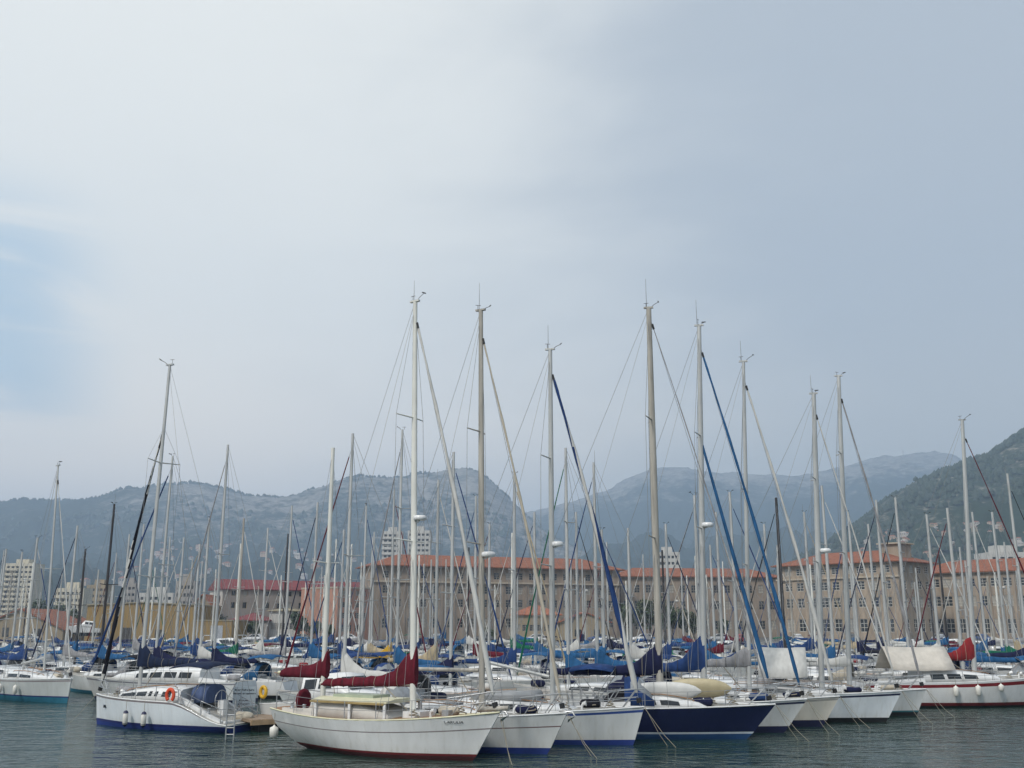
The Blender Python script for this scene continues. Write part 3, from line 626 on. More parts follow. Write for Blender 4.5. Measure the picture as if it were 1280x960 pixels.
# ---- motor boats
def motorboat(label, L=8., B=2.9, top=WHITE, anti=ANTI['black'], wheel=True, canopy=None, stripe=None, near=False, arch=True, group=None, cabl=(.22, .62, .40, 1.25)):
    s = dict(DEF); s.update(L=L, B=B, fb=1.45, fm=1.15, fs=.95, bo=1.1, tr=.1, tw=.88, top=top, anti=anti, stripe=stripe, near=near); h = Hull(s)
    p = root('motorboat'); tag(p, label, 'motorboat', group); h.build(p)
    xa, xf, wf, ch = cabl; rings = []
    for t, hk in ((0, .96), (.5, 1), (.72, .98), (1., .36), (1.5, .16)):
        u = lerp(xa, xf, t); x = h.X(u, 1.); z0 = h.zs(u) - .03; w = min(h.b(u) * .8, B * wf); hh = ch * hk
        rings.append([(x, -w, z0), (x, -w * .97, z0 + hh * .5), (x, -w * .84, z0 + hh * .97), (x, 0, z0 + hh * 1.04), (x, w * .84, z0 + hh * .97), (x, w * .97, z0 + hh * .5), (x, w, z0)])
    m = MB(); m.loft(rings, 0, True); c = m.build('wheelhouse', WHITE, p)
    def P(t, f, sg):
        u = lerp(xa, xf, t); k_ = t * 1.; i0 = [0, .5, .72, 1., 1.5]; j = max(i for i in range(4) if i0[i] <= t + 1e-6); tt = (t - i0[j]) / (i0[j + 1] - i0[j]); a, b_ = rings[j], rings[j + 1]
        q = []
        for A in (a, b_):
            lo, mid, hi = (A[0], A[1], A[2]); q.append(Vector(mid).lerp(Vector(hi), (f - .5) / .47) if f > .5 else Vector(lo).lerp(Vector(mid), f / .5))
        v = q[0].lerp(q[1], tt); return Vector((v.x, v.y * -sg if sg > 0 else v.y, v.z))
    for sg in (1, -1):
        for t0, t1 in ((.06, .32), (.38, .66)):
            lp = [P(t0, .5, sg), P(t1, .5, sg), P(t1, .86, sg), P(t0, .86, sg)]; d = Vector((0, .015 * sg, 0)); m = MB(); m.loft([[q - d * 1.5 for q in lp], [q + d for q in lp]], 0, False); m.build('window', GLASS, c)
    a0, a1 = Vector(rings[2][2]), Vector(rings[2][4]); c0, c1 = Vector(rings[3][2]), Vector(rings[3][4])
    lp = [a0.lerp(c0, .2).lerp(a1.lerp(c1, .2), .06), a0.lerp(c0, .2).lerp(a1.lerp(c1, .2), .94), a0.lerp(c0, .9).lerp(a1.lerp(c1, .9), .94), a0.lerp(c0, .9).lerp(a1.lerp(c1, .9), .06)]
    nrm = (lp[1] - lp[0]).cross(lp[3] - lp[0]).normalized(); nrm *= (1 if nrm.z > 0 else -1)
    lift = nrm * .07; m = MB(); m.loft([[q - nrm * .02 for q in lp], [q + lift for q in lp]], 0, False); m.build('windscreen', GLASS, c)
    if arch:
        m = MB(); x = h.X(.16, 1); zt = h.zs(.16) + 1.75; w = h.b(.16) * .85; m.tube([(x - .2, -w, h.zs(.16)), (x + .1, -w * .92, zt - .2), (x + .15, -w * .8, zt), (x + .15, w * .8, zt), (x + .1, w * .92, zt - .2), (x - .2, w, h.zs(.16))], .05, 6); m.build('radar_arch', WHITE, p)
    if canopy:
        m = MB(); rows = [[(h.X(u, 1), h.b(u) * .85 * y, h.zs(u) + 1.55 + dz - .2 * abs(y) ** 3) for y in (-1, -.6, 0, .6, 1)] for u, dz in ((.03, -.12), (.12, 0), (.24, .02))]; m.loft(rows, 0, True, closed=False); o = m.build('canopy', CV[canopy], p); sol(o, .03)
        m = MB()
        for sg in (1, -1):
            for u in (.04, .23): m.tube([(h.X(u, 1), sg * h.b(u) * .83, h.zs(u)), (h.X(u, 1), sg * h.b(u) * .83, h.zs(u) + 1.38)], .02, 4)
        m.build('canopy_frame', STEEL, p)
    m = MB()
    for sg in (1, -1):
        pt_ = [Vector((h.X(u, h.zs(u)), sg * h.b(u) * .93, h.zs(u) + .55)) for u in (.5, .65, .8, .92)]
        m.tube(pt_ + [Vector((h.X(1, h.zs(1)), 0, h.zs(1) + .6))], .018, 4)
        for q in pt_: m.tube([q - Vector((0, 0, .55)), q], .016, 4)
    m.build('bow_rail', STEEL, p)
    return p, h
b0, h0 = motorboat('small white wheelhouse motorboat with brown stern hatch, between pontoon and white ketch', 8.2, 2.8, top=GREYW, near=True, canopy=None, cabl=(.30, .64, .40, 1.2), arch=False)
b0.rotation_euler = (0, 0, D(-32)); st = at_z(322, 912); cc = Vector((math.cos(D(-32)), math.sin(D(-32)), 0)); b0.location = st + cc * 4.1 + Vector((.3, 2.6, 0)); FOOT.append((b0.location.x, b0.location.y, D(-32), 4.1, 1.4))
m = MB(); m.box(-4.16, -4.10, -.55, .15, .35, .95); m.build('stern_hatch', mat('brown_panel', (.07, .03, .02), .5), b0)
r_ = root('yellow_lifebuoy', world(b0, (-3.75, -1.32, 1.5)), D(-32)); tag(r_, 'yellow horseshoe lifebuoy hung on the stern rail of the small motorboat', 'lifebuoy')
m = MB(); m.tube([(.17 * math.cos(a), -.06, .23 * math.sin(a)) for a in [2 * PI * q / 16 for q in range(17)]], .08, 7); m.build('buoy_ring', YELLOW, r_)
m = MB(); m.tube([(-.22, .03, .1), (.22, .03, .1)], .015, 4); m.tube([(-.22, .03, -.5), (-.22, .03, .1)], .015, 4); m.build('buoy_bracket', STEEL, r_)
bm_, hm_ = None, None
mbp = front('low white sloop with four dark cabin windows, lying behind the swept-stern cruiser', (119, 874), 165, 570, 194, near=False, L=11.0, B=3.5, fb=1.35, fm=1.2, fs=1.2, bo=.8, top=GREYW, anti=ANTI['navy'], cab=(.22, .80, .38, .75), winn=4, cover='navy', cvh=1.0, jib='blue', jr=.09, sp=((.5, 1.6), ), boom=3.8, stripe=mat('stripe_grey', (.2, .2, .23), .4))

# ---- pontoon with sign and ladder
V = Vector((.80, .60, 0)); V.normalize(); NV = Vector((-V.y, V.x, 0))
P0 = at_z(300, 913); ang = math.atan2(V.y, V.x)
WOOD = mat('pontoon_planks', (.27, .20, .14), .8, var=.3, scale=2.5, vscale=(6, .6, 1))
def pontoon(p0, length, label, w=1.2):
    p = root('pontoon', (p0.x, p0.y, 0), ang); tag(p, label, 'pontoon', 'mooring pontoons between the boats')
    m = MB(); m.box(0, length, -w, w, .40, .52); m.build('planking', WOOD, p)
    m = MB()
    for sg in (1, -1): m.box(-.05, length, sg * w - (0 if sg > 0 else .1), sg * w + (.1 if sg > 0 else 0), .30, .50)
    m.build('edge_beam', mat('edge_wood', (.36, .25, .15), .8, var=.25), p)
    for i in range(int(length // 6)):
        m = MB(); m.box(i * 6 + .4, i * 6 + 4.2, -w + .1, w - .1, -.4, .31); m.build('float', BLACK, p)
    return p
pontoon(P0, 44, 'wooden pontoon with notice board at its end between white cruiser and ketch')
m_ = MB()
# end platform planks are part of pontoon length; sign
sp_ = at_z(300, 908); sg_ = root('notice_board', (sp_.x + .05, sp_.y + .25, .52)); tag(sg_, 'pale blue notice board on posts at the end of the pontoon', 'sign')
dS = sg_.location.y; sw = 27 / F * dS; zt = z_over(sp_.x, dS, 858) - .52; zl = z_over(sp_.x, dS, 884) - .52
m = MB(); m.box(-sw / 2, sw / 2, -.03, .01, zl, zt); m.build('panel', mat('sign_pale_blue', (.74, .82, .86), .5, var=.05), sg_)
for x in (-.36 * sw, .36 * sw):
    m = MB(); m.tube([(x, .04, 0), (x, .04, zt - .02)], .025, 6); m.build('post', STEEL, sg_)
mk = mat('sign_ink', (.012, .03, .05), .6); hh_ = zt - zl
for t, f, sz, mm_ in (('Mettre Toiles Rades', .83, .105, mk), ('Pour toute aire appontages', .66, .092, mk), ('Merci pour', .33, .095, mat('sign_ink_soft', (.07, .05, .07), .6)), ('la Traversée', .16, .105, MATS['sign_ink_soft'] if 'sign_ink_soft' in MATS else mk)):
    txt(t, sz * sw / .92 * .92, sg_, (0, -.034, zl + hh_ * f), (PI / 2, 0, 0), mm_, bold=.03)
ld = at_z(286, 925); lad = root('boarding_ladder', (ld.x, ld.y + .1, 0)); tag(lad, 'grey metal ladder rising from the water at the pontoon end', 'ladder')
for sg in (-1, 1): m = MB(); m.tube([(sg * .16, 0, -.5), (sg * .16, 0, 1.5)], .03, 6); m.build('rail', STEEL, lad)
for i in range(6): m = MB(); m.tube([(-.16, 0, -.3 + i * .25), (.16, 0, -.3 + i * .25)], .022, 5); m.build('rung', STEEL, lad)

# ------------------------------------------------------------------ boats further back
SIDE = ['white', 'pale grey', 'cream', 'navy blue']; HM = {'white': WHITE, 'pale grey': GREYW, 'cream': CREAM, 'navy blue': NAVYH}
def landmark(px):
    for lim, t in ((100, 'the low gabled shed'), (258, 'the ochre warehouse'), (415, 'the red-roofed hall'), (466, 'the pink building'), (640, 'the long stone building'), (775, 'the small tiled sheds'),
                   (860, 'the green trees'), (975, 'the low orange-roofed wing'), (1155, 'the corner stone building')):
        if px < lim: return t
    return 'the far stone wing'
USED = {}
def boat_label(hull, cover, jib, extra, px, y):
    far = 'in the first ranks' if y < 68 else 'in the middle ranks' if y < 100 else 'in the rear ranks'
    cvr = (cover + ' cover') if cover else 'bare boom'
    base = f'{hull} sloop, {cvr}, {jib} jib, before {landmark(px)}' if jib else f'{hull} sloop, {cvr}, no jib, before {landmark(px)}'
    return base, far
BOATS = []   # (object, base label, rank words, px, y)
AX = D(-27)
def bg_boat(px, py, d, jib, cover, hull='white', mm=ALU, jib2=None, hood=0, drange=(50, 104), zr=(10.5, 14.8), jr=.062, **kw):
    """a boat whose masthead stands at this bearing; depth is the first free berth that gives a believable mast"""
    L = R.uniform(8.3, 10.8); B = L * .33
    if px < 300: drange, zr = (60, 104), (10.5, 17)
    if px > 1130: drange, zr = (62, 104), (10.5, 16)
    cand = [drange[0] + i * .7 for i in range(int((drange[1] - drange[0]) / .7))]
    for y in cand:
        q = at_y(px, py, y)
        if not zr[0] < q.z < zr[1]: continue
        for a in (AX + D(R.uniform(-6, 6)), AX + D(14), AX - D(10)):
            hd = a if d > 0 else a + PI
            mx = L * .12; cx, cy = q.x - math.cos(hd) * mx, q.y - math.sin(hd) * mx
            if not hits((cx, cy, hd, L / 2, B / 2)):
                hl, rk = boat_label(hull, cover, (jib + (' and ' + jib2 + ' striped' if jib2 else '')) if jib else None, '', px, y)
                p, h, mp = sailboat('', 'sailboats moored in ranks behind the front row', L=L, B=B, top=HM[hull], mx=mx, mt=q.z, jib=jib, jib2=jib2, cover=cover, hood=R.choice([None, 'blue', 'bright blue', 'navy', 'grey', 'beige']), mm=mm, jr=jr, jtwist=1.4, rake=0., sp=((.52, 1.5), ) if R.random() < .6 else ((.4, 1.6), (.68, 1.4)),
                                    anti=R.choice(list(ANTI.values())), cab=(.24, R.uniform(.68, .76), .35, R.uniform(.4, .55)), fb=R.uniform(1.15, 1.4), bz=R.uniform(.95, 1.3), boom=L * .36, deckm=R.choice([DECK, DECK, TEAK]), bim=R.choice([None, None, ('blue', -L * .42, -L * .25, 2.5), ('black', -L * .42, -L * .25, 2.45), ('bright blue', -L * .42, -L * .22, 2.5)]), cvh=R.uniform(.6, 1.2), mr=.10 * (.8 + y / 200), near=False, ant=R.choice((0, 0, .7)), vane=R.random() < .45, **kw)
                p.location = (cx, cy, 0); p.rotation_euler = (0, 0, hd); foot(p, h); BOATS.append((p, hl, rk, px, y)); return p
    return None
for a in [(441, 542, -1, 'maroon', 'white'), (285, 556, -1, 'grey', 'navy'), (503, 537, -1, 'grey', 'bright blue', 'white', ALU, None, 0, (60, 104), (10.5, 18)), (567, 565, 1, 'blue', 'navy'), (707, 560, -1, 'green', 'bright blue'), (742, 578, -1, 'blue', 'bright blue'),
          (643, 592, 1, 'tan', 'blue'), (868, 619, -1, 'navy', 'bright blue', 'white', ALU, 'white'), (912, 615, 1, 'blue', 'blue'), (970, 622, -1, 'black', 'white', 'white', MASTD), (1027, 607, 1, 'white', 'bright blue'), (1095, 625, -1, 'navy', 'grey'),
          (1119, 622, -1, 'black', 'bright blue'), (1158, 643, 1, 'white', 'white'), (1184, 635, -1, 'maroon', 'bright blue'), (1259, 592, 1, 'black', 'navy'), (143, 630, -1, None, 'bright blue', 'white', MASTD), (47, 672, 1, 'blue', 'blue', 'white', ALU, 'white'),
          (97, 657, -1, 'navy', 'grey'), (107, 686, 1, None, 'bright blue', 'cream', MASTD), (250, 680, -1, 'tan', 'blue'), (262, 648, -1, None, 'white'), (305, 648, 1, 'white', 'green', 'pale grey', MASTG), (365, 632, 1, 'blue', 'grey'), (397, 628, -1, 'navy', 'bright blue'),
          (430, 662, -1, 'blue', 'blue'), (458, 632, 1, 'blue', 'bright blue'), (493, 612, 1, 'maroon', 'yellow'), (752, 662, 1, 'blue', 'bright blue'), (785, 660, -1, None, 'white'), (832, 655, 1, 'navy', 'blue'), (1060, 640, -1, 'blue', 'navy'), (1240, 640, -1, None, 'green'),
          (595, 620, -1, 'blue', 'maroon'), (548, 600, 1, 'white', 'tan', 'white', ALU, None, 0, (56, 104), (10.5, 17)), (668, 640, -1, 'navy', 'bright blue'), (335, 660, 1, 'white', 'white'), (230, 672, -1, 'white', 'bright blue'), (8, 686, -1, None, 'blue'), (28, 690, 1, 'white', 'bright blue'), (955, 655, -1, 'white', 'bright blue'),
          (1005, 640, 1, 'tan', 'blue'), (1085, 655, -1, 'white', 'navy'), (1215, 640, 1, 'white', 'bright blue'), (895, 640, 1, 'white', 'maroon'), (720, 640, 1, 'black', 'white'), (612, 655, -1, 'maroon', 'blue'), (162, 668, 1, 'navy', 'white'), (180, 655, -1, 'blue', 'grey')]:
    bg_boat(*a)

# prototypes copied along the pontoons
PROTO = []
def proto(**kw):
    p, h, mp = sailboat('', 'sailboats moored in ranks behind the front row', near=False, rake=.05, **{**dict(mr=.115), **kw}); PROTO.append((p, h, kw)); return p
DEF['jr'] = .06; DEF['vane'] = 0
proto(L=8.6, B=2.9, mt=10.8, mx=1.1, boom=3.1, cvh=.7, hood='blue')
proto(L=9.8, B=3.2, mt=12.4, mx=1.25, boom=3.6, cvh=1.0, hood='blue', sp=((.4, 1.6), (.68, 1.5)))
proto(L=7.6, B=2.6, mt=9.6, mx=.95, boom=2.8, cvh=.55, bim=('blue', -3.2, -1.9, 2.3), fb=1.1, fm=.9, fs=.9)
proto(L=10.4, B=3.4, mt=12.9, mx=1.3, boom=3.8, cvh=1.2, bim=('blue', -4.4, -2.4, 2.7), cab=(.26, .78, .37, .5), winn=3, hood='blue')
proto(L=9.2, B=3.0, mt=11.6, mx=1.15, boom=3.3, cvh=.8, hood='white', jtop=.82, sp=((.5, 1.6), ))
proto(L=8.2, B=2.8, mt=10.2, mx=1.0, boom=3.0, cvh=.5, sp=((.5, 1.4), ), vane=0, cab=(.2, .8, .36, .6), winn=3)
MP = [motorboat('', 7.2, 2.6), motorboat('', 8.8, 3.1, canopy='blue', stripe=MATS['stripe_navy']), motorboat('', 6.4, 2.4, canopy='white', arch=False)]
def dup(o, parent=None):
    c = o.copy(); COL.objects.link(c)
    if parent: c.parent = parent
    for ch in list(o.children): dup(ch, c)
    return c
def setm(o, idx, m):
    if idx < len(o.material_slots): o.material_slots[idx].link = 'OBJECT'; o.material_slots[idx].material = m
covers = ['bright blue'] * 8 + ['blue'] * 6 + ['navy'] * 3 + ['white'] * 4 + ['grey'] * 2 + ['maroon', 'green', 'tan']
jibs = ['white'] * 11 + ['blue'] * 4 + ['navy'] * 2 + ['beige', 'beige', 'grey', 'maroon', 'green', 'black']
MOT = []; nfill = 0; PONT = []
for kp in range(0, 8):
    base = P0 + NV * (23.5 * kp) + V * (-8 * min(kp, 1) - 14 * max(0, kp - 1))
    if kp == 1: base = at_z(110, 869) + Vector((0, .8, 0))
    if kp: PONT.append(base)
    for side in (1, -1):
        if kp == 0 and side < 0: continue
        for i in range(68):
            t = 2.4 + i * 3.15 + R.uniform(-.25, .25)
            y0 = base + V * t
            u_ = R.random()
            hd = (AX if side < 0 else AX + PI) + D(R.uniform(-5, 5))
            mot = u_ < .08
            pr = R.choice(MP) if mot else R.choice(PROTO); h_ = pr[1]; s_ = R.uniform(.92, 1.1); L = h_.L * s_; B = h_.B * s_
            c = y0 + Vector((math.cos(hd), math.sin(hd), 0)) * (L / 2 + 1.7)
            if c.y > 158 or c.y < 46 or abs(c.x) > c.y * .53 + 4: continue
            if R.random() < (.03 if c.y < 120 else .12) or nfill >= 250: continue
            f = (c.x, c.y, hd, L / 2, B / 2)
            if c.y < 63 and c.x > 18: continue
            if hits(f): continue
            mpx = proj((c.x, c.y, 1.5))[0]
            o = dup(pr[0]); o.location = (c.x, c.y, 0); o.rotation_euler = (0, 0, hd); o.scale = (s_, s_, s_); FOOT.append(f); nfill += 1
            if mot: MOT.append((o, mpx, c.y)); continue
            cv = R.choice(covers); jb = R.choice(jibs); hl = R.choice(['white'] * 7 + ['pale grey'] * 4 + ['cream'] * 2 + ['navy blue'] * 2); mm_ = R.choice([ALU] * 6 + [MASTG, MASTW, MASTW, MASTD]); nojib = R.random() < .22
            jb2 = 'white' if jb in ('navy', 'blue') and R.random() < .3 else None
            for ch in list(o.children):
                nm = ch.name.split('.')[0]
                if nm == 'sail_cover': setm(ch, 0, CV[cv])
                elif nm == 'furled_jib':
                    if nojib: bpy.data.objects.remove(ch); continue
                    setm(ch, 0, CV[jb]); setm(ch, 1, CV[jb2 or jb])
                elif nm == 'hull':
                    setm(ch, 0, R.choice(list(ANTI.values())))
                    st = R.choice([MATS['stripe_navy'], MATS['stripe_red'], HM[hl], HM[hl], MATS['stripe_grey']])
                    for ix in (1, 2, 3): setm(ch, ix, HM[hl])
                elif nm in ('mast', 'boom'): setm(ch, 0, mm_)
                elif nm in ('sprayhood', 'bimini'): setm(ch, 0, CV[R.choice(['bright blue', 'bright blue', 'blue', 'beige', 'grey', 'navy', 'black', 'green', 'maroon'])])
                elif nm == 'cabin': setm(ch, 0, R.choice([WHITE, GREYW, CREAM, PALEH]))
                elif nm == 'deck': setm(ch, 0, R.choice([DECK, DECK, TEAK, PALEH]))
            base_l, rk = boat_label(hl, cv, None if nojib else jb + (' and white striped' if jb2 else ''), '', mpx, c.y)
            BOATS.append((o, base_l, rk, mpx, c.y))
for p_, h_, *_ in PROTO + MP:
    for ch in list(p_.children):
        for g in list(ch.children): bpy.data.objects.remove(g)
        bpy.data.objects.remove(ch)
    bpy.data.objects.remove(p_)
# labels: look, rank and landmark; ties are told apart by their order along the rank
by = {}
for b in BOATS: by.setdefault(b[1], []).append(b)
ORD = ['first', 'second', 'third', 'fourth', 'fifth', 'sixth', 'seventh', 'eighth', 'ninth', 'tenth']
for base_l, lst in by.items():
    if len(lst) == 1: lst[0][0]['label'] = base_l; continue
    lst.sort(key=lambda b: b[3])
    for i, b in enumerate(lst): b[0]['label'] = base_l + (', leftmost such' if i == 0 else ', rightmost such' if i == len(lst) - 1 else f', {ORD[i]} from left')
MOT.sort(key=lambda b: b[1])
bym = {}
for o, px, y in MOT:
    can = [c for c in o.children if c.name.startswith('canopy') and not c.name.startswith('canopy_frame')]
    kind = ('white motorboat with ' + ('blue' if can[0].data.materials[0] is CV['blue'] else 'white') + ' cockpit canopy') if can else 'white motorboat with open cockpit and arch'
    bym.setdefault(f'{kind}, moored before {landmark(px)}', []).append(o)
    o['group'] = 'motorboats moored among the sailboats'; o['category'] = 'motorboat'
for l, lst in bym.items():
    for i, o in enumerate(lst): o['label'] = l if len(lst) == 1 else l + (', leftmost' if i == 0 else ', rightmost' if i == len(lst) - 1 else f', {ORD[i]} from left')
pw = ['with its wooden end beside the turquoise bottomed sloop', 'running behind the second ranks of yachts', 'running through the middle of the harbour', 'running behind the middle ranks of yachts', 'running among the rear ranks of yachts', 'second from the quay wall', 'nearest to the quay wall']
for i, b in enumerate(PONT):
    l = min(60, (160 - b.y) / V.y)
    if l > 8: pontoon(b, l, 'long wooden pontoon ' + pw[i])


# ------------------------------------------------------------------ water, quay, ground
def water_mat():
    m = bpy.data.materials.new('harbour_water'); m.use_nodes = True; nt = m.node_tree; b = nt.nodes['Principled BSDF']
    b.inputs['Base Color'].default_value = (.016, .042, .034, 1); b.inputs['Roughness'].default_value = .06; b.inputs['IOR'].default_value = 1.33
    tc = nt.nodes.new('ShaderNodeTexCoord')
    def nz(scale, sc, det, dist=0.):
        mp = nt.nodes.new('ShaderNodeMapping'); mp.inputs['Scale'].default_value = sc; mp.inputs['Rotation'].default_value = (0, 0, .2)
        n = nt.nodes.new('ShaderNodeTexNoise'); n.inputs['Scale'].default_value = scale; n.inputs['Detail'].default_value = det; n.inputs['Distortion'].default_value = dist
        nt.links.new(tc.outputs['Object'], mp.inputs['Vector']); nt.links.new(mp.outputs['Vector'], n.inputs['Vector']); return n.outputs['Fac']
    def mth(op, a, b_):
        n = nt.nodes.new('ShaderNodeMath'); n.operation = op
        for i, x in enumerate((a, b_)):
            if isinstance(x, (int, float)): n.inputs[i].default_value = x
            else: nt.links.new(x, n.inputs[i])
        return n.outputs[0]
    big = nz(.55, (.75, 1.5, 1), 3, .6); mid = nz(1.9, (.7, 1.5, 1), 3, .4); fine = nz(6., (.8, 1.3, 1), 2); patch = nz(.05, (.6, 1.6, 1), 3)
    hgt = mth('ADD', mth('MULTIPLY', big, .23), mth('ADD', mth('MULTIPLY', mid, .12), mth('MULTIPLY', fine, .016)))
    hgt = mth('MULTIPLY', hgt, mth('ADD', mth('MULTIPLY', patch, 1.6), .05))
    bp = nt.nodes.new('ShaderNodeBump'); bp.inputs['Strength'].default_value = 1.; bp.inputs['Distance'].default_value = 1.
    nt.links.new(hgt, bp.inputs['Height']); nt.links.new(bp.outputs['Normal'], b.inputs['Normal'])
    return m
QY = 186.
m = MB(); m.add([(-3000, -3000, 0), (3000, -3000, 0), (3000, QY + 1, 0), (-3000, QY + 1, 0)], [(0, 1, 2, 3)]); tag(m.build('water', water_mat()), 'grey green harbour water with small ripples', None, kind='structure')
ASPH = mat('quay_asphalt', (.10, .10, .10), .9, var=.3, scale=.3); CONC = mat('quay_concrete', (.30, .29, .27), .9, var=.25, scale=.5)
m = MB(); m.add([(-7000, QY + 2.0, 1.2), (7000, QY + 2.0, 1.2), (7000, 7600, 1.2), (-7000, 7600, 1.2)], [(0, 1, 2, 3)]); tag(m.build('ground', ASPH), 'asphalt ground behind the quay', None, kind='structure')
m = MB(); m.box(-3000, 3000, QY, QY + 2, -1.5, 1.205); tag(m.build('quay', CONC), 'concrete quay edge along the harbour', None, kind='structure')

# ------------------------------------------------------------------ buildings
G = 1.2
STONE = mat('pale_stone', (.32, .26, .20), .9, var=.22, scale=.6, bump=.2, vscale=(1.5, 1.5, .35)); STONE2 = mat('grey_stone', (.265, .215, .17), .9, var=.25, scale=.6, bump=.2, vscale=(1.5, 1.5, .35)); BLIND = mat('window_blind', (.36, .34, .30), .8); PINK = mat('pink_render', (.40, .21, .15), .9, var=.08, scale=.4)
OCHRE = mat('ochre_cladding', (.27, .18, .065), .75, var=.1, scale=2.5, vscale=(3, 3, .05), bump=.4); CREAMR = mat('cream_render', (.30, .245, .165), .9, var=.1, scale=.4); WHITER = mat('white_render', (.48, .47, .44), .85, var=.07, scale=.4)
GREYR = mat('grey_render', (.30, .28, .26), .9, var=.1, scale=.4); PALEST = mat('hall_render', (.29, .25, .22), .9, var=.14, scale=.4)
def tiles(name, c):
    m = mat(name, c, .85, var=.22, scale=2.2, vscale=(1.2, .35, .35), bump=.6); return m
TILE = tiles('orange_tiles', (.235, .088, .05)); TILER = tiles('maroon_tiles', (.18, .042, .045)); TILEB = tiles('brown_tiles', (.30, .11, .06))
FRAME = mat('window_frame_white', (.50, .49, .45), .6); SHUT = mat('window_frame_dull', (.24, .22, .19), .7); PANE = mat('window_pane', (.035, .04, .045), .1, var=.5, scale=.35)
def wmesh(w, hgt, frame=FRAME, nx=2, nz=3, fr=.09):
    m = MB(); m.box(0, w, .05, .10, 0, hgt, 1)
    for i in range(nx + 1): x = (w - fr) * i / nx; m.box(x, x + fr, -.02, .045, 0, hgt)
    for j in range(nz + 1):
        z = (hgt - fr) * j / nz
        for i in range(nx): x = (w - fr) * i / nx; m.box(x + fr, (w - fr) * (i + 1) / nx, -.017, .042, z, z + fr)
    o = m.build('window', [frame, PANE]); me = o.data; bpy.data.objects.remove(o); return me
def facade(p, wd, ht, cols, rows, wallm, frame, name='wall', at=Matrix.Identity(4), nx=2, nz=3, rv=.22, cap=100):
    xs = sorted({0, wd} | {v for c in cols for v in c}); zs = sorted({0, ht} | {v for r in rows for v in r}); m = MB()
    def op(x, z): return any(a <= x <= b for a, b in cols) and any(a <= z <= b for a, b in rows)
    for i in range(len(xs) - 1):
        for j in range(len(zs) - 1):
            x0, x1, z0, z1 = xs[i], xs[i + 1], zs[j], zs[j + 1]
            if op((x0 + x1) / 2, (z0 + z1) / 2):
                m.add([(x0, 0, z0), (x1, 0, z0), (x1, 0, z1), (x0, 0, z1), (x0, rv, z0), (x1, rv, z0), (x1, rv, z1), (x0, rv, z1)], [(0, 1, 5, 4), (1, 2, 6, 5), (2, 3, 7, 6), (3, 0, 4, 7)])
            else: m.add([(x0, 0, z0), (x1, 0, z0), (x1, 0, z1), (x0, 0, z1)], [(0, 1, 2, 3)])
    m.v = [tuple(at @ Vector(q)) for q in m.v]; m.build(name, wallm, p)
    n = 0; cache = {}
    for a, b in cols:
        for z0, z1 in rows:
            if n >= cap: break
            key = (round(b - a, 2), round(z1 - z0, 2))
            if key not in cache: cache[key] = wmesh(b - a, z1 - z0, frame, nx, nz)
            o = bpy.data.objects.new('window', cache[key]); COL.objects.link(o); o.parent = p; o.matrix_local = at @ Matrix.Translation((a, rv - .1, z0)); n += 1
            if R.random() < .25 and wallm is not frame: o.material_slots[1].link = 'OBJECT'; o.material_slots[1].material = BLIND
def hip(p, wd, dp, ht, rise, m_, over=.5, gable=False, inset=None):
    ins = 0 if gable else (inset if inset is not None else dp / 2); m = MB(); o = over; z = ht
    v = [(-o, -o, z), (wd + o, -o, z), (wd + o, dp + o, z), (-o, dp + o, z), (ins - (o if gable else 0), dp / 2, z + rise), (wd - ins + (o if gable else 0), dp / 2, z + rise)]
    v += [(a, b, c - .2) for a, b, c in v[:4]]
    m.add(v, [(0, 1, 5, 4), (2, 3, 4, 5), (1, 2, 5), (3, 0, 4), (6, 7, 1, 0), (7, 8, 2, 1), (8, 9, 3, 2), (9, 6, 0, 3), (9, 8, 7, 6)])
    return m.build('roof', m_, p)
def rest_walls(p, wd, dp, ht, wallm, gable=0, right=True):
    m = MB(); m.add([(0, 0, 0), (0, dp, 0), (0, dp, ht), (0, 0, ht), (wd, 0, 0), (wd, dp, 0), (wd, dp, ht), (wd, 0, ht)], [(1, 0, 3, 2), (5, 1, 2, 6), (3, 7, 6, 2)] + ([(4, 5, 6, 7)] if right else []))
    if gable: m.add([(0, 0, ht), (0, dp, ht), (0, dp / 2, ht + gable), (wd, 0, ht), (wd, dp, ht), (wd, dp / 2, ht + gable)], [(1, 0, 2), (3, 4, 5)])
    m.build('side_wall', wallm, p)
def bld(name, label, px0, Y0, px1, Y1, eave, dp=14., cat='building', base=None):
    """front from column px0 at depth Y0 to column px1 at depth Y1; eave row at px0. returns root, width, height"""
    a, b = at_y(px0, 780, Y0), at_y(px1, 780, Y1); wd = (Vector((b.x - a.x, b.y - a.y))).length
    p = root(name, (a.x, a.y, G if base is None else base), math.atan2(b.y - a.y, b.x - a.x)); tag(p, label, cat)
    return p, wd, z_over(a.x, a.y, eave) - p.location.z
def even(wd, n, w, m0=1.2): return [(m0 + (wd - 2 * m0) * (i + .5) / n - w / 2, m0 + (wd - 2 * m0) * (i + .5) / n + w / 2) for i in range(n)]
def band(p, wd, z, th, out, m_, dp=0, name='cornice'):
    m = MB(); m.box(-out, wd + out, -out, .02 + dp, z, z + th); m.build(name, m_, p)
CORN = mat('stone_trim', (.42, .36, .28), .85, var=.12)
def zrow(ht, e, b, y0, y1):  # image rows to local heights, given eave row e at height ht and base row b at 0
    return ht * (b - y1) / (b - e), ht * (b - y0) / (b - e)

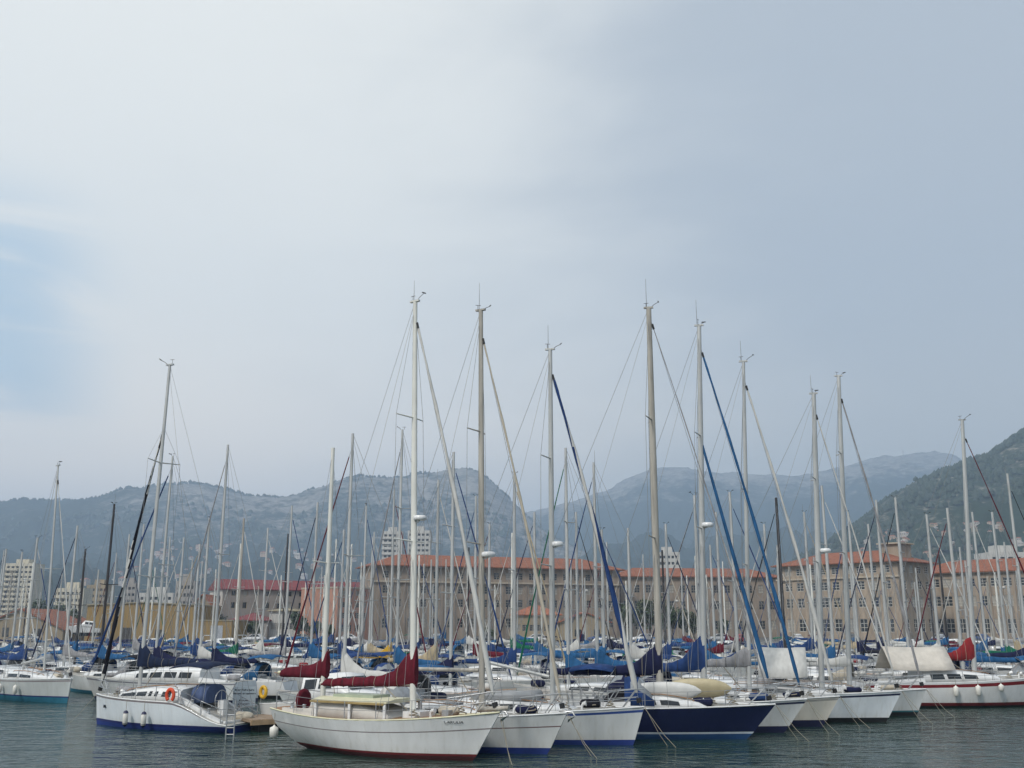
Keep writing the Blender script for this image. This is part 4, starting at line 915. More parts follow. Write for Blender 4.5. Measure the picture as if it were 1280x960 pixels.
# long stone block with orange hip roof
p, wd, ht = bld('stone_building', 'long grey stone building with orange hipped roof and four rows of windows', 466, 228, 776, 250, 706)
rows = [zrow(ht, 706, 798, 713, 722), zrow(ht, 706, 798, 731, 741), zrow(ht, 706, 798, 748, 758), zrow(ht, 706, 798, 772, 784)]
facade(p, wd, ht, even(wd, 20, 1.35), rows, STONE2, SHUT); rest_walls(p, wd, 14, ht, STONE2); hip(p, wd, 14, ht + .02, 2.9, TILE, 1.1)
for y, th, o in ((725.5, .35, .45), (705.8, .3, .75)): band(p, wd, zrow(ht, 706, 798, y, y)[0] - th, th, o, CORN)
for i in range(21):
    x = 1.2 + (wd - 2.4) * i / 20; m = MB(); m.box(x - .22, x + .22, -.16, 0.01, 0, rows[0][0] - 1.2); m.build('pilaster', STONE2, p)
# low wing
p, wd, ht = bld('stone_building', 'low stone wing with shallow orange roof behind the green trees', 770, 256, 980, 262, 720)
facade(p, wd, ht, even(wd, 14, 1.4), [zrow(ht, 720, 797, 731, 741), zrow(ht, 720, 797, 751, 762), zrow(ht, 720, 797, 776, 787)], STONE2, SHUT); rest_walls(p, wd, 13, ht, STONE2); hip(p, wd, 13, ht + .02, 2.4, TILE, .8); band(p, wd, ht - .35, .3, .5, CORN)
# corner stone building
p, wd, ht = bld('stone_building', 'tall pale stone corner building with orange roof and paired white windows', 976, 236, 1128, 214, 708)
rows = [zrow(ht, 708, 798, 712.5, 721), zrow(ht, 708, 798, 730, 740), zrow(ht, 708, 798, 749, 760.5), zrow(ht, 708, 798, 774, 789)]
facade(p, wd, ht, even(wd, 9, 1.75), rows, STONE, FRAME, nx=2); rest_walls(p, wd, 15, ht, STONE, 0, False); hip(p, wd, 15, ht + .02, 2.9, TILE, 1.1)
for y, th, o in ((724.5, .35, .4), (707.7, .3, .8)): band(p, wd, zrow(ht, 708, 798, y, y)[0] - th, th, o, CORN)
ref = p
m = MB(); m.box(wd - 6.2, wd - 1.8, 5, 10, ht, ht + 3.9); tw = m.build('roof_turret', STONE, p)
m = MB(); m.box(wd - 6.8, wd - 1.2, 4.4, 10.6, ht + 3.9, ht + 4.2); m.build('turret_cap', CORN, p)
p = ref; facade(p, 15, ht, even(15, 4, 1.6, .8), rows, STONE, FRAME, name='end_wall', at=Matrix.Translation((wd, 0, 0)) @ Matrix.Rotation(PI / 2, 4, 'Z'))
# far wing
p, wd, ht = bld('stone_building', 'pale stone wing with orange roof, stone piers and white barred windows', 1146, 240, 1330, 219, 717)
rows = [zrow(ht, 717, 797, 725, 735), zrow(ht, 717, 797, 746, 758), zrow(ht, 717, 797, 773, 790)]
facade(p, wd, ht, even(wd, 11, 1.9), rows, STONE, FRAME, nx=2, nz=3); rest_walls(p, wd, 14, ht, STONE); hip(p, wd, 14, ht + .02, 3.0, TILE, .9); band(p, wd, ht - .4, .35, .6, CORN)
for i in range(12):
    x = 1.2 + (wd - 2.4) * i / 11; m = MB(); m.box(x - .35, x + .35, -.3, .01, 0, ht - 1.); m.build('pilaster', STONE, p)
# pink block
p, wd, ht = bld('pink_building', 'salmon pink flat-roofed building with four rows of windows', 421, 220, 470, 229, 735)
facade(p, wd, ht, even(wd, 5, 1.1, .6), [zrow(ht, 735, 798, 738, 744), zrow(ht, 735, 798, 752, 758.5), zrow(ht, 735, 798, 765, 772), zrow(ht, 735, 798, 780, 788)], PINK, SHUT); rest_walls(p, wd, 12, ht, PINK); band(p, wd, ht, .3, .15, CORN, 12, 'parapet')
# red-roofed hall
p, wd, ht = bld('hall', 'large pale hall with long maroon tiled roof and arched windows', 276, 240, 478, 262, 736)
rows = [zrow(ht, 736, 797, 738, 744.5), zrow(ht, 736, 797, 752, 760)]
facade(p, wd, ht, even(wd, 14, 1.05), rows, PALEST, mat('window_frame_tan', (.28, .22, .13), .7), nx=1, nz=1)
rest_walls(p, wd, 10.5, ht, PALEST, 2.4); hip(p, wd, 10.5, ht + .04, 2.45, TILER, .45, True)
m = MB(); m.add([(-.02, 0, 0), (-.02, 10.5, 0), (-.02, 10.5, ht), (-.02, 5.25, ht + 2.3), (-.02, 0, ht)], [(1, 0, 4, 3, 2)]); m.build('gable_wall', WHITER, p)
for y in (2.2, 5.2, 8.2):
    for z in (2, ht - 3.2):
        m = MB(); m.box(-.08, -.03, y - .4, y + .4, z, z + 1.7); m.build('window', PANE, p)
# ochre warehouse and annex
p, wd, ht = bld('warehouse', 'big windowless ochre metal warehouse with low pitched roof', 107, 206, 243, 206, 757)
m = MB(); m.add([(0, 0, 0), (wd, 0, 0), (wd, 0, ht), (wd / 2, 0, ht + .5), (0, 0, ht)], [(0, 1, 2, 3, 4)]); m.build('front_wall', OCHRE, p); rest_walls(p, wd, 18, ht, OCHRE)
m = MB(); m.loft([[(-.3, y, ht + .02), (wd / 2, y, ht + .55), (wd + .3, y, ht + .02), (wd + .3, y, ht + .22), (wd / 2, y, ht + .75), (-.3, y, ht + .22)] for y in (-.3, 18.3)], 0, False); m.build('roof', mat('roof_sheet', (.30, .26, .17), .7), p)
for x0, x1, hh in ((7.5, 9.3, 2.6), (2.8, 4.0, 1.9), (14, 15.5, 2.2)):
    m = MB(); m.box(x0, x1, -.05, .0, 0, hh); m.build('door', mat('dark_door', (.05, .045, .04), .6), p)
p, wd, ht = bld('warehouse', 'low ochre annex at the end of the big ochre warehouse', 243.8, 206, 290, 206, 776)
m = MB(); m.add([(0, 0, 0), (wd, 0, 0), (wd, 0, ht), (0, 0, ht)], [(0, 1, 2, 3)]); m.build('front_wall', OCHRE, p); rest_walls(p, wd, 12, ht, OCHRE); band(p, wd, ht, .2, .15, MATS['roof_sheet'], 12, 'roof')
m = MB(); m.box(3.2, 5.6, -.06, 0, 0, 3.0); m.build('door', mat('grey_door', (.35, .37, .40), .6), p)
# gabled shed at the edge
def shed(label, px0, px1, Y, eave, apex, wm, rm, dp=16, wins=()):
    p, wd, ht = bld('shed', label, px0, Y, px1, Y, eave, cat='shed'); ra = z_over(p.location.x, Y, apex) - G - ht
    m = MB(); m.add([(0, 0, 0), (wd, 0, 0), (wd, 0, ht), (wd / 2, 0, ht + ra), (0, 0, ht)], [(0, 1, 2, 3, 4)]); m.build('gable_wall', wm, p); rest_walls(p, wd, dp, ht, wm)
    for sg in (0, 1):
        x0, x1 = (-.5, wd / 2) if not sg else (wd + .5, wd / 2); zz = ht - .5 * ra / (wd / 2); m = MB()
        m.loft([[(x0, y, zz + .03), (x1, y, ht + ra + .03), (x1, y, ht + ra + .28), (x0, y, zz + .28)] for y in (-.5, dp + .5)], 0, False); m.build('roof_slope', rm, p)
    for x0, x1, z0, z1 in wins: m = MB(); m.box(x0, x1, -.05, 0, z0, z1); m.build('window', PANE, p)
shed('cream gabled shed with orange tiled roof and dark square windows', -32, 80, 208, 787, 762, CREAMR, TILE, 16, [(5.8, 7.1, .8, 2.6), (11.8, 12.4, .9, 2.4), (12.9, 13.5, .9, 2.4), (2., 3.2, .8, 2.5)])
shed('second orange roofed shed showing behind the cream gabled shed', 30, 96, 232, 781, 765, CREAMR, TILE, 10)
shed('small cream building with white gable between warehouse and red-roofed hall', 240, 262, 236, 756, 744, CREAMR, TILEB, 9)
shed('small tiled shed with orange roof in front of the long stone building', 700, 762, 214, 778, 766, CREAMR, TILEB, 12, [(3, 4.4, .8, 2.2), (7, 8.2, .8, 2.2)])
def lowhouse(label, px0, px1, Y, eave, rise, wm, rm, n=4, dp=9):
    p, wd, ht = bld('low_building', label, px0, Y, px1, Y, eave); facade(p, wd, ht, even(wd, n, 1.2, .5), [(ht * .35, ht * .35 + 1.3)], wm, SHUT); rest_walls(p, wd, dp, ht, wm); hip(p, wd, dp, ht + .02, rise, rm, .5)
lowhouse('low building with long orange roof before the long stone building', 640, 700, 218, 768, 2., CREAMR, TILEB, 6)
lowhouse('low maroon roofed store under the red-roofed hall', 286, 334, 226, 775, 1.6, GREYR, TILER, 5)
lowhouse('white two-window house below the red-roofed hall', 336, 372, 228, 763, .6, WHITER, MATS['roof_sheet'], 4)
lowhouse('flat salmon extension between the red-roofed hall and the pink building', 366, 421, 232, 768, .3, mat('salmon_render', (.42, .27, .19), .9), MATS['roof_sheet'], 6)
# distant towers
def tower(label, px0, px1, Y, top, floors, cols, wm=WHITER, dp=None, balc=True):
    p, wd, ht = bld('apartment_tower', label, px0, Y, px1, Y, top, cat='apartment block'); fh = ht / (floors + .6); dp = dp or wd * .8
    fr = min(cols, 100 // floors)
    facade(p, wd, ht, even(wd, cols, wd / cols * .62, wd * .04), [(fh * (i + .55), fh * (i + 1.02)) for i in range(floors)], wm, wm, nx=1, nz=1, rv=.5)
    rest_walls(p, wd, dp, ht, wm); m = MB(); m.box(wd * .25, wd * .7, dp * .3, dp * .7, ht, ht + fh * .9); m.build('roof_plant', wm, p)
    if balc:
        for i in range(floors): m = MB(); m.box(-.15, wd * .46, -1., 0, fh * (i + .1), fh * (i + .5)); m.build('balcony', wm, p)
    return p
tower('white apartment tower with balconies above the long stone building, nearer the pink building', 475, 500, 600, 664, 18, 4)
tower('white apartment tower with grey bands behind the mast of the ketch', 507, 536, 620, 663, 18, 5, balc=False)
tower('white tower block with small windows above the low orange-roofed wing', 825, 853, 470, 690, 12, 5, balc=False)
tower('cream tower block rising over the gabled shed', -2, 35, 520, 704, 13, 6, mat('cream_tower', (.52, .48, .38), .85))
tower('white balconied apartment building above the far stone wing', 1246, 1300, 400, 690, 9, 5)
tower('grey office block between the warehouse and the red-roofed hall', 216, 240, 380, 726, 6, 5, GREYR, balc=False)
tower('cream five-storey apartment row beyond the gabled shed', 66, 101, 400, 735, 6, 6, MATS['cream_tower'])
tower('beige apartment block behind the ochre warehouse', 104, 131, 430, 731, 7, 5, CREAMR, balc=False)
tower('brown apartment block behind the middle of the ochre warehouse', 150, 166, 450, 729, 7, 3, GREYR, balc=False)
tower('low white apartment block behind the ochre warehouse, next to brown block', 170, 214, 470, 741, 5, 7, WHITER)

# ------------------------------------------------------------------ trees, lamps, cars
def leafm(name, c): return mat(name, c, .7, var=.4, scale=1.1)
LEAF = [leafm('leaves_dark', (.035, .060, .022)), leafm('leaves_mid', (.055, .085, .030)), leafm('leaves_olive', (.075, .090, .040))]; BARK = mat('bark', (.10, .075, .05), .9, bump=.5, scale=6)
def tree(label, px, top, Y, wpx, kind=0, group='trees along the quay', n=1500):
    q = at_y(px, 780, Y); ht = z_over(q.x, Y, top) - G; w = wpx / F * Y / 2; p = root('tree', (q.x, Y, G)); tag(p, label, 'tree', group)
    rn = random.Random(int(px * 7 + Y)); m = MB(); m.tube([(0, 0, 0), (.1, 0, ht * .3), (0, .1, ht * .6)], [.25, .2, .1], 7)
    for k in range(6): a = k * 1.05; m.tube([(.1, 0, ht * .28), (w * .5 * math.cos(a), w * .5 * math.sin(a), ht * (.5 + .05 * (k % 3)))], [.1, .04], 5)
    m.build('trunk', BARK, p)
    lob = [(rn.uniform(-.6, .6) * w, rn.uniform(-.6, .6) * w, ht * rn.uniform(.40, .82), rn.uniform(.28, .55)) for _ in range(11)] + [(0, 0, ht * .6, .7)]
    m = MB(); s0 = .28 + .02 * ht
    for i in range(n):
        cx, cy, cz, r = rn.choice(lob); d = Vector((rn.gauss(0, 1), rn.gauss(0, 1), rn.gauss(0, 1))).normalized() * (rn.random() ** .4)
        c = Vector((cx + d.x * r * w, cy + d.y * r * w, min(ht, cz + d.z * r * ht * .42)))
        if c.z < ht * .16: c.z = ht * .16 + rn.random()
        a = Vector((rn.gauss(0, 1), rn.gauss(0, 1), rn.gauss(0, .6))).normalized(); b = a.cross(Vector((rn.gauss(0, 1), rn.gauss(0, 1), rn.gauss(0, 1)))).normalized(); s = s0 * rn.uniform(.5, 1.1)
        m.add([c - a * s, c + b * s * .5, c + a * s, c - b * s * .5], [(0, 1, 2, 3)], rn.choice((0, 0, 1)))
    m.build('crown', [LEAF[kind], LEAF[(kind + 1) % 3]], p)
for a in [('round dark green tree in front of the salmon extension', 374, 763, 222, 24, 0), ('small bushy tree beside the round dark tree by the hall', 397, 776, 220, 22, 1), ('pale green shrubby tree below the end of the red-roofed hall', 318, 776, 220, 26, 1), ('dark shrub at the foot of the pink building', 412, 780, 218, 16, 0),
          ('bushy green tree at the end of the long stone building', 783, 752, 216, 34, 0), ('tallest leafy tree of the clump before the low wing', 812, 745, 218, 42, 2), ('broad green tree in the middle of the clump before the low wing', 840, 752, 214, 40, 0), ('olive green tree at the far end of the clump', 866, 763, 216, 26, 2),
          ('small round tree at the foot of the long stone building', 612, 783, 214, 18, 1), ('slim tree between the gabled shed and the warehouse', 93, 760, 226, 18, 1), ('tree behind the gabled shed below the cream tower', 46, 745, 330, 26, 0), ('green tree behind the gabled shed next to the apartment row', 72, 752, 330, 22, 1),
          ('shrub growing on the wall beside the ochre annex', 270, 768, 226, 30, 1), ('dark tree in front of the corner stone building', 905, 772, 222, 16, 0)]: tree(*a)
for i, (px, py) in enumerate(((676, 752), (733, 739), (846, 752), (1116, 722), (1255, 735))):
    q = at_y(px, py, 200 + i * 1.7); p = root('street_lamp', (q.x, q.y, G)); tag(p, ['white globed street lamp by the small tiled sheds, shorter', 'white globed street lamp before the long stone building, taller', 'white globed street lamp before the green trees', 'white globed street lamp before the corner stone building', 'white globed street lamp before the far stone wing'][i], 'street lamp', 'street lamps along the quay')
    hh = q.z - G; m = MB(); m.tube([(0, 0, 0), (0, 0, hh - .1)], [.09, .05], 6); m.build('pole', MASTG, p); m = MB(); m.loft([[(r_ * math.cos(2 * PI * k / 10), r_ * math.sin(2 * PI * k / 10), hh + dz) for k in range(10)] for dz, r_ in ((-.15, .1), (0, .38), (.2, .36), (.38, .1))]); m.build('lamp_globe', WHITER, p)
def car(label, c, wag=0):
    p = root('parked_car'); tag(p, label, 'car', 'cars parked along the quay'); m = MB(); L = 4.2; prof = [(0, .3, .62), (.12, .25, .80), (.9, .25, .92), (1.0, .25, .93), (3.3 + wag * .4, .25, .98), (4.0, .25, .92), (4.2, .32, .6)]
    m.loft([[(x, -.84, z0), (x, -.86, (z0 + z1) / 2), (x, -.74, z1), (x, .74, z1), (x, .86, (z0 + z1) / 2), (x, .84, z0)] for x, z0, z1 in prof], 0, True); body = m.build('body', c, p)
    rf = [(.95, .0), (1.75, .50), (2.9 + wag * .7, .52), (3.75 + wag * .2, .05)]; m = MB(); m.loft([[(x, -.74 + .14 * z, .9), (x, -.70 + .2 * z, .93 + z), (x, .70 - .2 * z, .93 + z), (x, .74 - .14 * z, .9)] for x, z in rf], 0, True); m.build('cabin', c, p)
    for sg in (1, -1):
        m = MB(); m.add([(1.25, sg * .745, .98), (3.35 + wag * .3, sg * .745, .98), (2.85 + wag * .6, sg * .63, 1.38), (1.82, sg * .63, 1.38)], [(0, 1, 2, 3) if sg < 0 else (3, 2, 1, 0)]); m.build('side_window', GLASS, p)
        for x in (.8, 3.35):
            m = MB(); m.loft([[(x + .31 * math.cos(2 * PI * k / 12), y, .31 + .31 * math.sin(2 * PI * k / 12)) for k in range(12)] for y in (sg * .68, sg * .88)], 0, False); w = m.build('wheel', BLACK, p)
            m = MB(); m.loft([[(x + .18 * math.cos(2 * PI * k / 10), y, .31 + .18 * math.sin(2 * PI * k / 10)) for k in range(10)] for y in (sg * .87, sg * .895)], 0, False); m.build('rim', STEEL, w)
        m = MB(); m.box(-.02, .05, sg * .62 - .14, sg * .62 + .14, .6, .74); m.build('headlight', CLEARV, p)
    m = MB(); m.add([(1.02, -.66, .98), (1.02, .66, .98), (1.72, .6, 1.4), (1.72, -.6, 1.4)], [(0, 3, 2, 1)]); m.build('windscreen', GLASS, p)
    return p
CC = {'white': mat('car_white', (.6, .6, .6), .3), 'silver': mat('car_silver', (.40, .42, .44), .3), 'dark grey': mat('car_grey', (.08, .085, .09), .3), 'blue': mat('car_blue', (.03, .07, .2), .3), 'red': mat('car_red', (.3, .02, .02), .3)}
for i, (px, cn, pl) in enumerate([(305, 'silver', 'below the annex'), (338, 'white', 'below the white house'), (362, 'dark grey', 'below the round dark tree'), (352, 'silver', 'below the white house'), (420, 'white', 'below the pink building'), (545, 'silver', 'before the long stone building'), (590, 'dark grey', 'before the long stone building'),
                             (655, 'white', 'before the small tiled sheds'), (735, 'blue', 'before the small tiled sheds'), (790, 'white', 'before the green trees'), (885, 'silver', 'before the green trees'), (928, 'red', 'before the corner stone building'), (1000, 'white', 'before the corner stone building'), (1070, 'dark grey', 'before the corner stone building'), (1180, 'silver', 'before the far stone wing'), (1235, 'blue', 'before the far stone wing'), (20, 'white', 'before the gabled shed')]):
    o = car(f'{cn} car parked on the quay {pl}', CC[cn], i % 2); q = at_y(px, 795, 196 + (i * 37 % 7)); o.location = (q.x, q.y, G + .006); o.rotation_euler = (0, 0, D(R.choice((0, 180, 90, 8, -6))))
# boat hauled out on a cradle
p, h = motorboat('white motorboat hauled out on a cradle in front of the ochre warehouse', 6.2, 2.4, arch=False); q = at_y(104, 797, 199); p.location = (q.x, 199, G + 1.5); p.rotation_euler = (0, 0, D(190))
c = root('boat_cradle', (q.x, 199, G), D(190)); tag(c, 'dark steel cradle under the hauled out motorboat', 'cradle')
for x in (-1.4, 1.2): m = MB(); m.box(x - .06, x + .06, -1., 1., 1.0, 1.1); m.build('cross_beam', MASTD, c)
for x in (-1.4, 1.2):
    for sg in (1, -1): m = MB(); m.tube([(x, sg * .95, 0), (x, sg * .95, 1.7)], .05, 6); m.build('post', MASTD, c)

# ------------------------------------------------------------------ hills
def hill_mat(name, green, rock, amt, sc=1.):
    m = bpy.data.materials.new(name); m.use_nodes = True; nt = m.node_tree; b = nt.nodes['Principled BSDF']; b.inputs['Roughness'].default_value = .95; b.inputs['Specular IOR Level'].default_value = .1
    tc = nt.nodes.new('ShaderNodeTexCoord')
    def nz(s, d, vs=(1, 1, 1)):
        mp = nt.nodes.new('ShaderNodeMapping'); mp.inputs['Scale'].default_value = vs; n = nt.nodes.new('ShaderNodeTexNoise'); n.inputs['Scale'].default_value = s; n.inputs['Detail'].default_value = d; n.inputs['Roughness'].default_value = .65
        nt.links.new(tc.outputs['Object'], mp.inputs['Vector']); nt.links.new(mp.outputs['Vector'], n.inputs['Vector']); return n.outputs['Fac']
    def rmp(x, a, b_):
        r = nt.nodes.new('ShaderNodeMapRange'); r.inputs['From Min'].default_value = a; r.inputs['From Max'].default_value = b_; nt.links.new(x, r.inputs['Value']); return r.outputs[0]
    def mth(op, a, b_):
        n = nt.nodes.new('ShaderNodeMath'); n.operation = op
        for i, x in enumerate((a, b_)):
            if isinstance(x, (int, float)): n.inputs[i].default_value = x
            else: nt.links.new(x, n.inputs[i])
        return n.outputs[0]
    at = nt.nodes.new('ShaderNodeAttribute'); at.attribute_name = 'rock'
    f = mth('ADD', mth('MULTIPLY', nz(.010 * sc, 6), .45), mth('MULTIPLY', nz(.045 * sc, 6, (1, 1, 2.5)), .55))
    f = rmp(mth('ADD', f, mth('MULTIPLY', mth('SUBTRACT', at.outputs['Fac'], .5), amt)), .47, .60)
    mx = nt.nodes.new('ShaderNodeMix'); mx.data_type = 'RGBA'; mx.inputs['A'].default_value = (*green, 1); mx.inputs['B'].default_value = (*rock, 1); nt.links.new(f, mx.inputs['Factor'])
    mx2 = nt.nodes.new('ShaderNodeMix'); mx2.data_type = 'RGBA'; mx2.blend_type = 'MULTIPLY'; nt.links.new(mx.outputs['Result'], mx2.inputs['A']); mx2.inputs['Factor'].default_value = .8
    rp = nt.nodes.new('ShaderNodeValToRGB'); rp.color_ramp.elements[0].position = .35; rp.color_ramp.elements[0].color = (.3, .3, .3, 1); rp.color_ramp.elements[1].position = .6; nt.links.new(nz(.09 * sc, 5), rp.inputs['Fac']); nt.links.new(rp.outputs['Color'], mx2.inputs['B'])
    nt.links.new(mx2.outputs['Result'], b.inputs['Base Color'])
    return m
class Hill:
    def __init__(h, prof, D0, D1, shape, amp, seed, fz):
        h.p, h.D0, h.D1, h.sh, h.amp, h.seed, h.fz = prof, D0, D1, shape, amp, seed, fz
    def sky(h, px):
        P = h.p
        for (a, ya), (b, yb) in zip(P, P[1:]):
            if a <= px <= b: return lerp(ya, yb, (px - a) / (b - a))
        return P[0][1] if px < P[0][0] else P[-1][1]
    def at(h, px, t):
        d = ray(px, h.sky(px)); k = h.D1 / d.y; zr = H + d.z * k; tt = min(t, 1)
        y = lerp(h.D0, h.D1, t); x = d.x / d.y * y
        z = G + (zr - G) * h.sh(tt); q = Vector((x * h.fz, y * h.fz, h.seed))
        n = noise.fractal(q, .9, 2.1, 6); n2 = noise.fractal(q * 7, .8, 2.1, 4)
        z += h.amp * n * min(1, t * 4) * max(0.05, 1 - tt ** 3) + h.amp * .24 * n2 * min(1, t * 5) * max(.35, 1 - tt ** 4) + (h.amp * .035 * noise.noise(q * 90) if tt > .9 else 0)
        if t > 1: z -= (t - 1) * h.D1 * .35
        return Vector((x, y, max(z, G - 3) if t > .02 else G - 3))
    def build(h, m_, label, x0, x1, rockf, nx=300, nt=70):
        m = MB(); rows = []; rk = []
        ts = [i / nt for i in range(nt + 1)] + [1.03, 1.1, 1.25]
        for t in ts:
            row = []
            for i in range(nx + 1):
                px = lerp(x0, x1, i / nx); row.append(h.at(px, t)); rk.append(rockf(px, t))
            rows.append(row)
        m.loft(rows, 0, True, closed=False); o = m.build('hill', m_); tag(o, label, None, kind='structure')
        a = o.data.attributes.new('rock', 'FLOAT', 'POINT'); a.data.foreach_set('value', rk); return o
def sm(a, b, x): x = max(0, min(1, (x - a) / (b - a))); return x * x * (3 - 2 * x)
h1 = Hill([(-400, 650), (-100, 640), (0, 629), (30, 623), (60, 627), (125, 623), (140, 618), (155, 612), (200, 607), (240, 605), (255, 607), (270, 611), (300, 618), (320, 621), (345, 622), (372, 621), (385, 616), (400, 611), (420, 603), (440, 598), (470, 598), (500, 598), (520, 594), (545, 591), (565, 588), (583, 587), (592, 588), (604, 594), (615, 603), (625, 613), (640, 628), (655, 643), (680, 664), (720, 690), (800, 720), (900, 745), (1000, 765), (1100, 777)],
          900, 3000, lambda t: .50 * t ** 1.25 + .50 * sm(.55, 1., t) ** 1.2, 95, 3.1, .0024)
h2 = Hill([(300, 770), (480, 720), (600, 668), (655, 641), (690, 634), (720, 627), (745, 618), (765, 611), (780, 602), (795, 594), (810, 588), (825, 585), (858, 583), (866, 587), (885, 590), (940, 592), (1000, 594), (1030, 589), (1060, 582), (1085, 576), (1100, 571), (1112, 569), (1130, 570), (1150, 567), (1183, 566), (1195, 571), (1208, 580), (1240, 600), (1300, 640), (1500, 700), (1700, 750)],
          1500, 4300, lambda t: .62 * t ** 1.2 + .38 * sm(.6, 1., t), 120, 8.7, .0017)
h3 = Hill([(700, 778), (800, 768), (860, 755), (920, 735), (975, 712), (1010, 694), (1040, 676), (1062, 662), (1080, 648), (1095, 637), (1115, 622), (1140, 608), (1165, 597), (1190, 586), (1215, 576), (1235, 569), (1250, 560), (1264, 550), (1280, 541), (1330, 512), (1420, 480), (1600, 450), (1800, 440)],
          420, 1500, lambda t: .55 * t ** 1.15 + .45 * sm(.45, 1., t), 42, 5.3, .0045)
SCRUB = (.028, .042, .028); LIME = (.30, .285, .26)
h1.build(hill_mat('hill_scrub_limestone', SCRUB, LIME, .55), 'wide limestone mountain with scrub slopes behind the town', -400, 1100, lambda px, t: .26 + .36 * sm(.55, .95, t) * (.25 + .75 * sm(60, 260, px) * (1 - .3 * sm(380, 460, px))) + .1 * sm(440, 520, px) * sm(.6, .8, t), 380, 80)
h2.build(hill_mat('far_scrub_limestone', SCRUB, LIME, .6, .8), 'farther blue mountain ridge with pale rocky crest', 300, 1700, lambda px, t: .26 + .40 * sm(.75, .97, t), 300, 70)
h3.build(hill_mat('near_pine_slope', (.028, .046, .024), (.27, .25, .21), .45, 2.2), 'dark pine covered hill rising beside the harbour', 700, 1800, lambda px, t: .24 + .22 * sm(.5, .9, t), 320, 80)
# houses up the slopes
def house(wm, rm, w=10, d=9, hh=6):
    p = root('house'); m = MB(); m.add([(-w / 2, -d / 2, -4), (w / 2, -d / 2, -4), (w / 2, d / 2, -4), (-w / 2, d / 2, -4), (-w / 2, -d / 2, hh), (w / 2, -d / 2, hh), (w / 2, d / 2, hh), (-w / 2, d / 2, hh)], [(0, 1, 5, 4), (1, 2, 6, 5), (2, 3, 7, 6), (3, 0, 4, 7)])
    m.build('wall', wm, p); m = MB(); e = .5; m.add([(-w / 2 - e, -d / 2 - e, hh), (w / 2 + e, -d / 2 - e, hh), (w / 2 + e, d / 2 + e, hh), (-w / 2 - e, d / 2 + e, hh), (-w / 4, 0, hh + 2.4), (w / 4, 0, hh + 2.4)], [(0, 1, 5, 4), (1, 2, 5), (2, 3, 4, 5), (3, 0, 4), (3, 2, 1, 0)]); m.build('roof', rm, p)
    for x in (-w * .28, w * .05, w * .3): m = MB(); m.box(x - .7, x + .7, -d / 2 - .06, -d / 2, hh * .35, hh * .8); m.build('window', PANE, p)
    return p
HW = mat('house_white', (.46, .42, .38), .9)
HP = [house(HW, TILEB), house(CREAMR, TILEB), house(mat('apricot_render', (.46, .34, .25), .9), TILEB, 14, 9, 7), house(HW, HW, 16, 9, 7)]
HL = ['small white house with brown roof', 'small cream house with orange roof', 'long apricot house with brown roof', 'pale flat-topped apartment house']
def scatter(hill, n, xr, yr, where, grp, sc=1., tmax=.75):
    k = 0; tries = 0
    while k < n and tries < 6000:
        tries += 1; px = R.uniform(*xr); t = R.uniform(.03, tmax); q = hill.at(px, t); sx, sy = proj(q)
        if not yr[0] < sy < yr[1] or noise.noise(Vector((sx * .05, sy * .09, 4))) < -.12: continue
        i = R.choice((0, 0, 1, 1, 2, 3)); o = dup(HP[i]); o.location = q; o.rotation_euler = (0, 0, R.uniform(-.5, .5)); s_ = R.uniform(.8, 1.25) * sc; o.scale = (s_, s_, s_)
        tag(o, f'{HL[i]} {where}', 'house', grp + ', ' + ('white', 'cream', 'apricot', 'flat-topped')[i]); k += 1
scatter(h1, 85, (185, 300), (680, 728), 'on the mountain slope above the ochre warehouse and hall', 'houses up the mountain slope above the warehouse', .68)
scatter(h1, 72, (330, 450), (682, 728), 'on the mountain slope above the maroon hall roof', 'houses up the mountain slope above the hall', .68)
scatter(h1, 30, (0, 190), (705, 735), 'at the mountain foot beyond the apartment blocks', 'houses at the mountain foot', .8)
scatter(h3, 80, (1075, 1290), (655, 708), 'on the dark hillside above the far stone wing', 'houses on the dark hillside', .42)
scatter(h3, 12, (960, 1080), (684, 706), 'at the hill foot above the corner stone building', 'houses at the hill foot', .5)
for p in HP:
    for ch in list(p.children): bpy.data.objects.remove(ch)
    bpy.data.objects.remove(p)
def forest(hill, n, xr, tr, r0, r1, m_, label, skyline=0):
    m = MB(); rn = random.Random(5)
    for i in range(n):
        px = rn.uniform(*xr); t = rn.uniform(.985, 1.) if i < skyline else rn.uniform(*tr) ; q = hill.at(px, t)
        if i >= skyline and (noise.noise(q * .012) < -.05 or (hill is h1 and proj(q)[1] > 678)): continue
        r = rn.uniform(r0, r1) * (.7 if i < skyline else 1); hh = r * rn.uniform(1.1, 1.7); a0 = rn.random() * 6; vs = [(q.x, q.y, q.z + hh * 1.2)]
        for zz, k in ((.75, .8), (.15, .95)):
            for j in range(6): a = a0 + j * PI / 3; f = k * r * rn.uniform(.75, 1.2); vs.append((q.x + f * math.cos(a), q.y + f * math.sin(a), q.z + hh * zz - 1))
        m.add(vs, [(0, 1 + j, 1 + (j + 1) % 6) for j in range(6)] + [(1 + j, 7 + j, 7 + (j + 1) % 6, 1 + (j + 1) % 6) for j in range(6)], 0)
    tag(m.build('forest', m_), label, None, kind='stuff')
forest(h3, 9000, (860, 1420), (.06, .985), 2.6, 5.2, leafm('pine_green', (.022, .038, .018)), 'dark pine woods covering the near hillside', 900)
forest(h1, 9000, (-120, 760), (.08, .85), 4., 7.5, leafm('scrub_green', (.030, .046, .026)), 'scrubby woods on the mountain slopes', 1100)
q = h2.at(1129, 1.); p = root('radio_mast', q); tag(p, 'thin radio mast standing on the crest of the far ridge', 'mast')
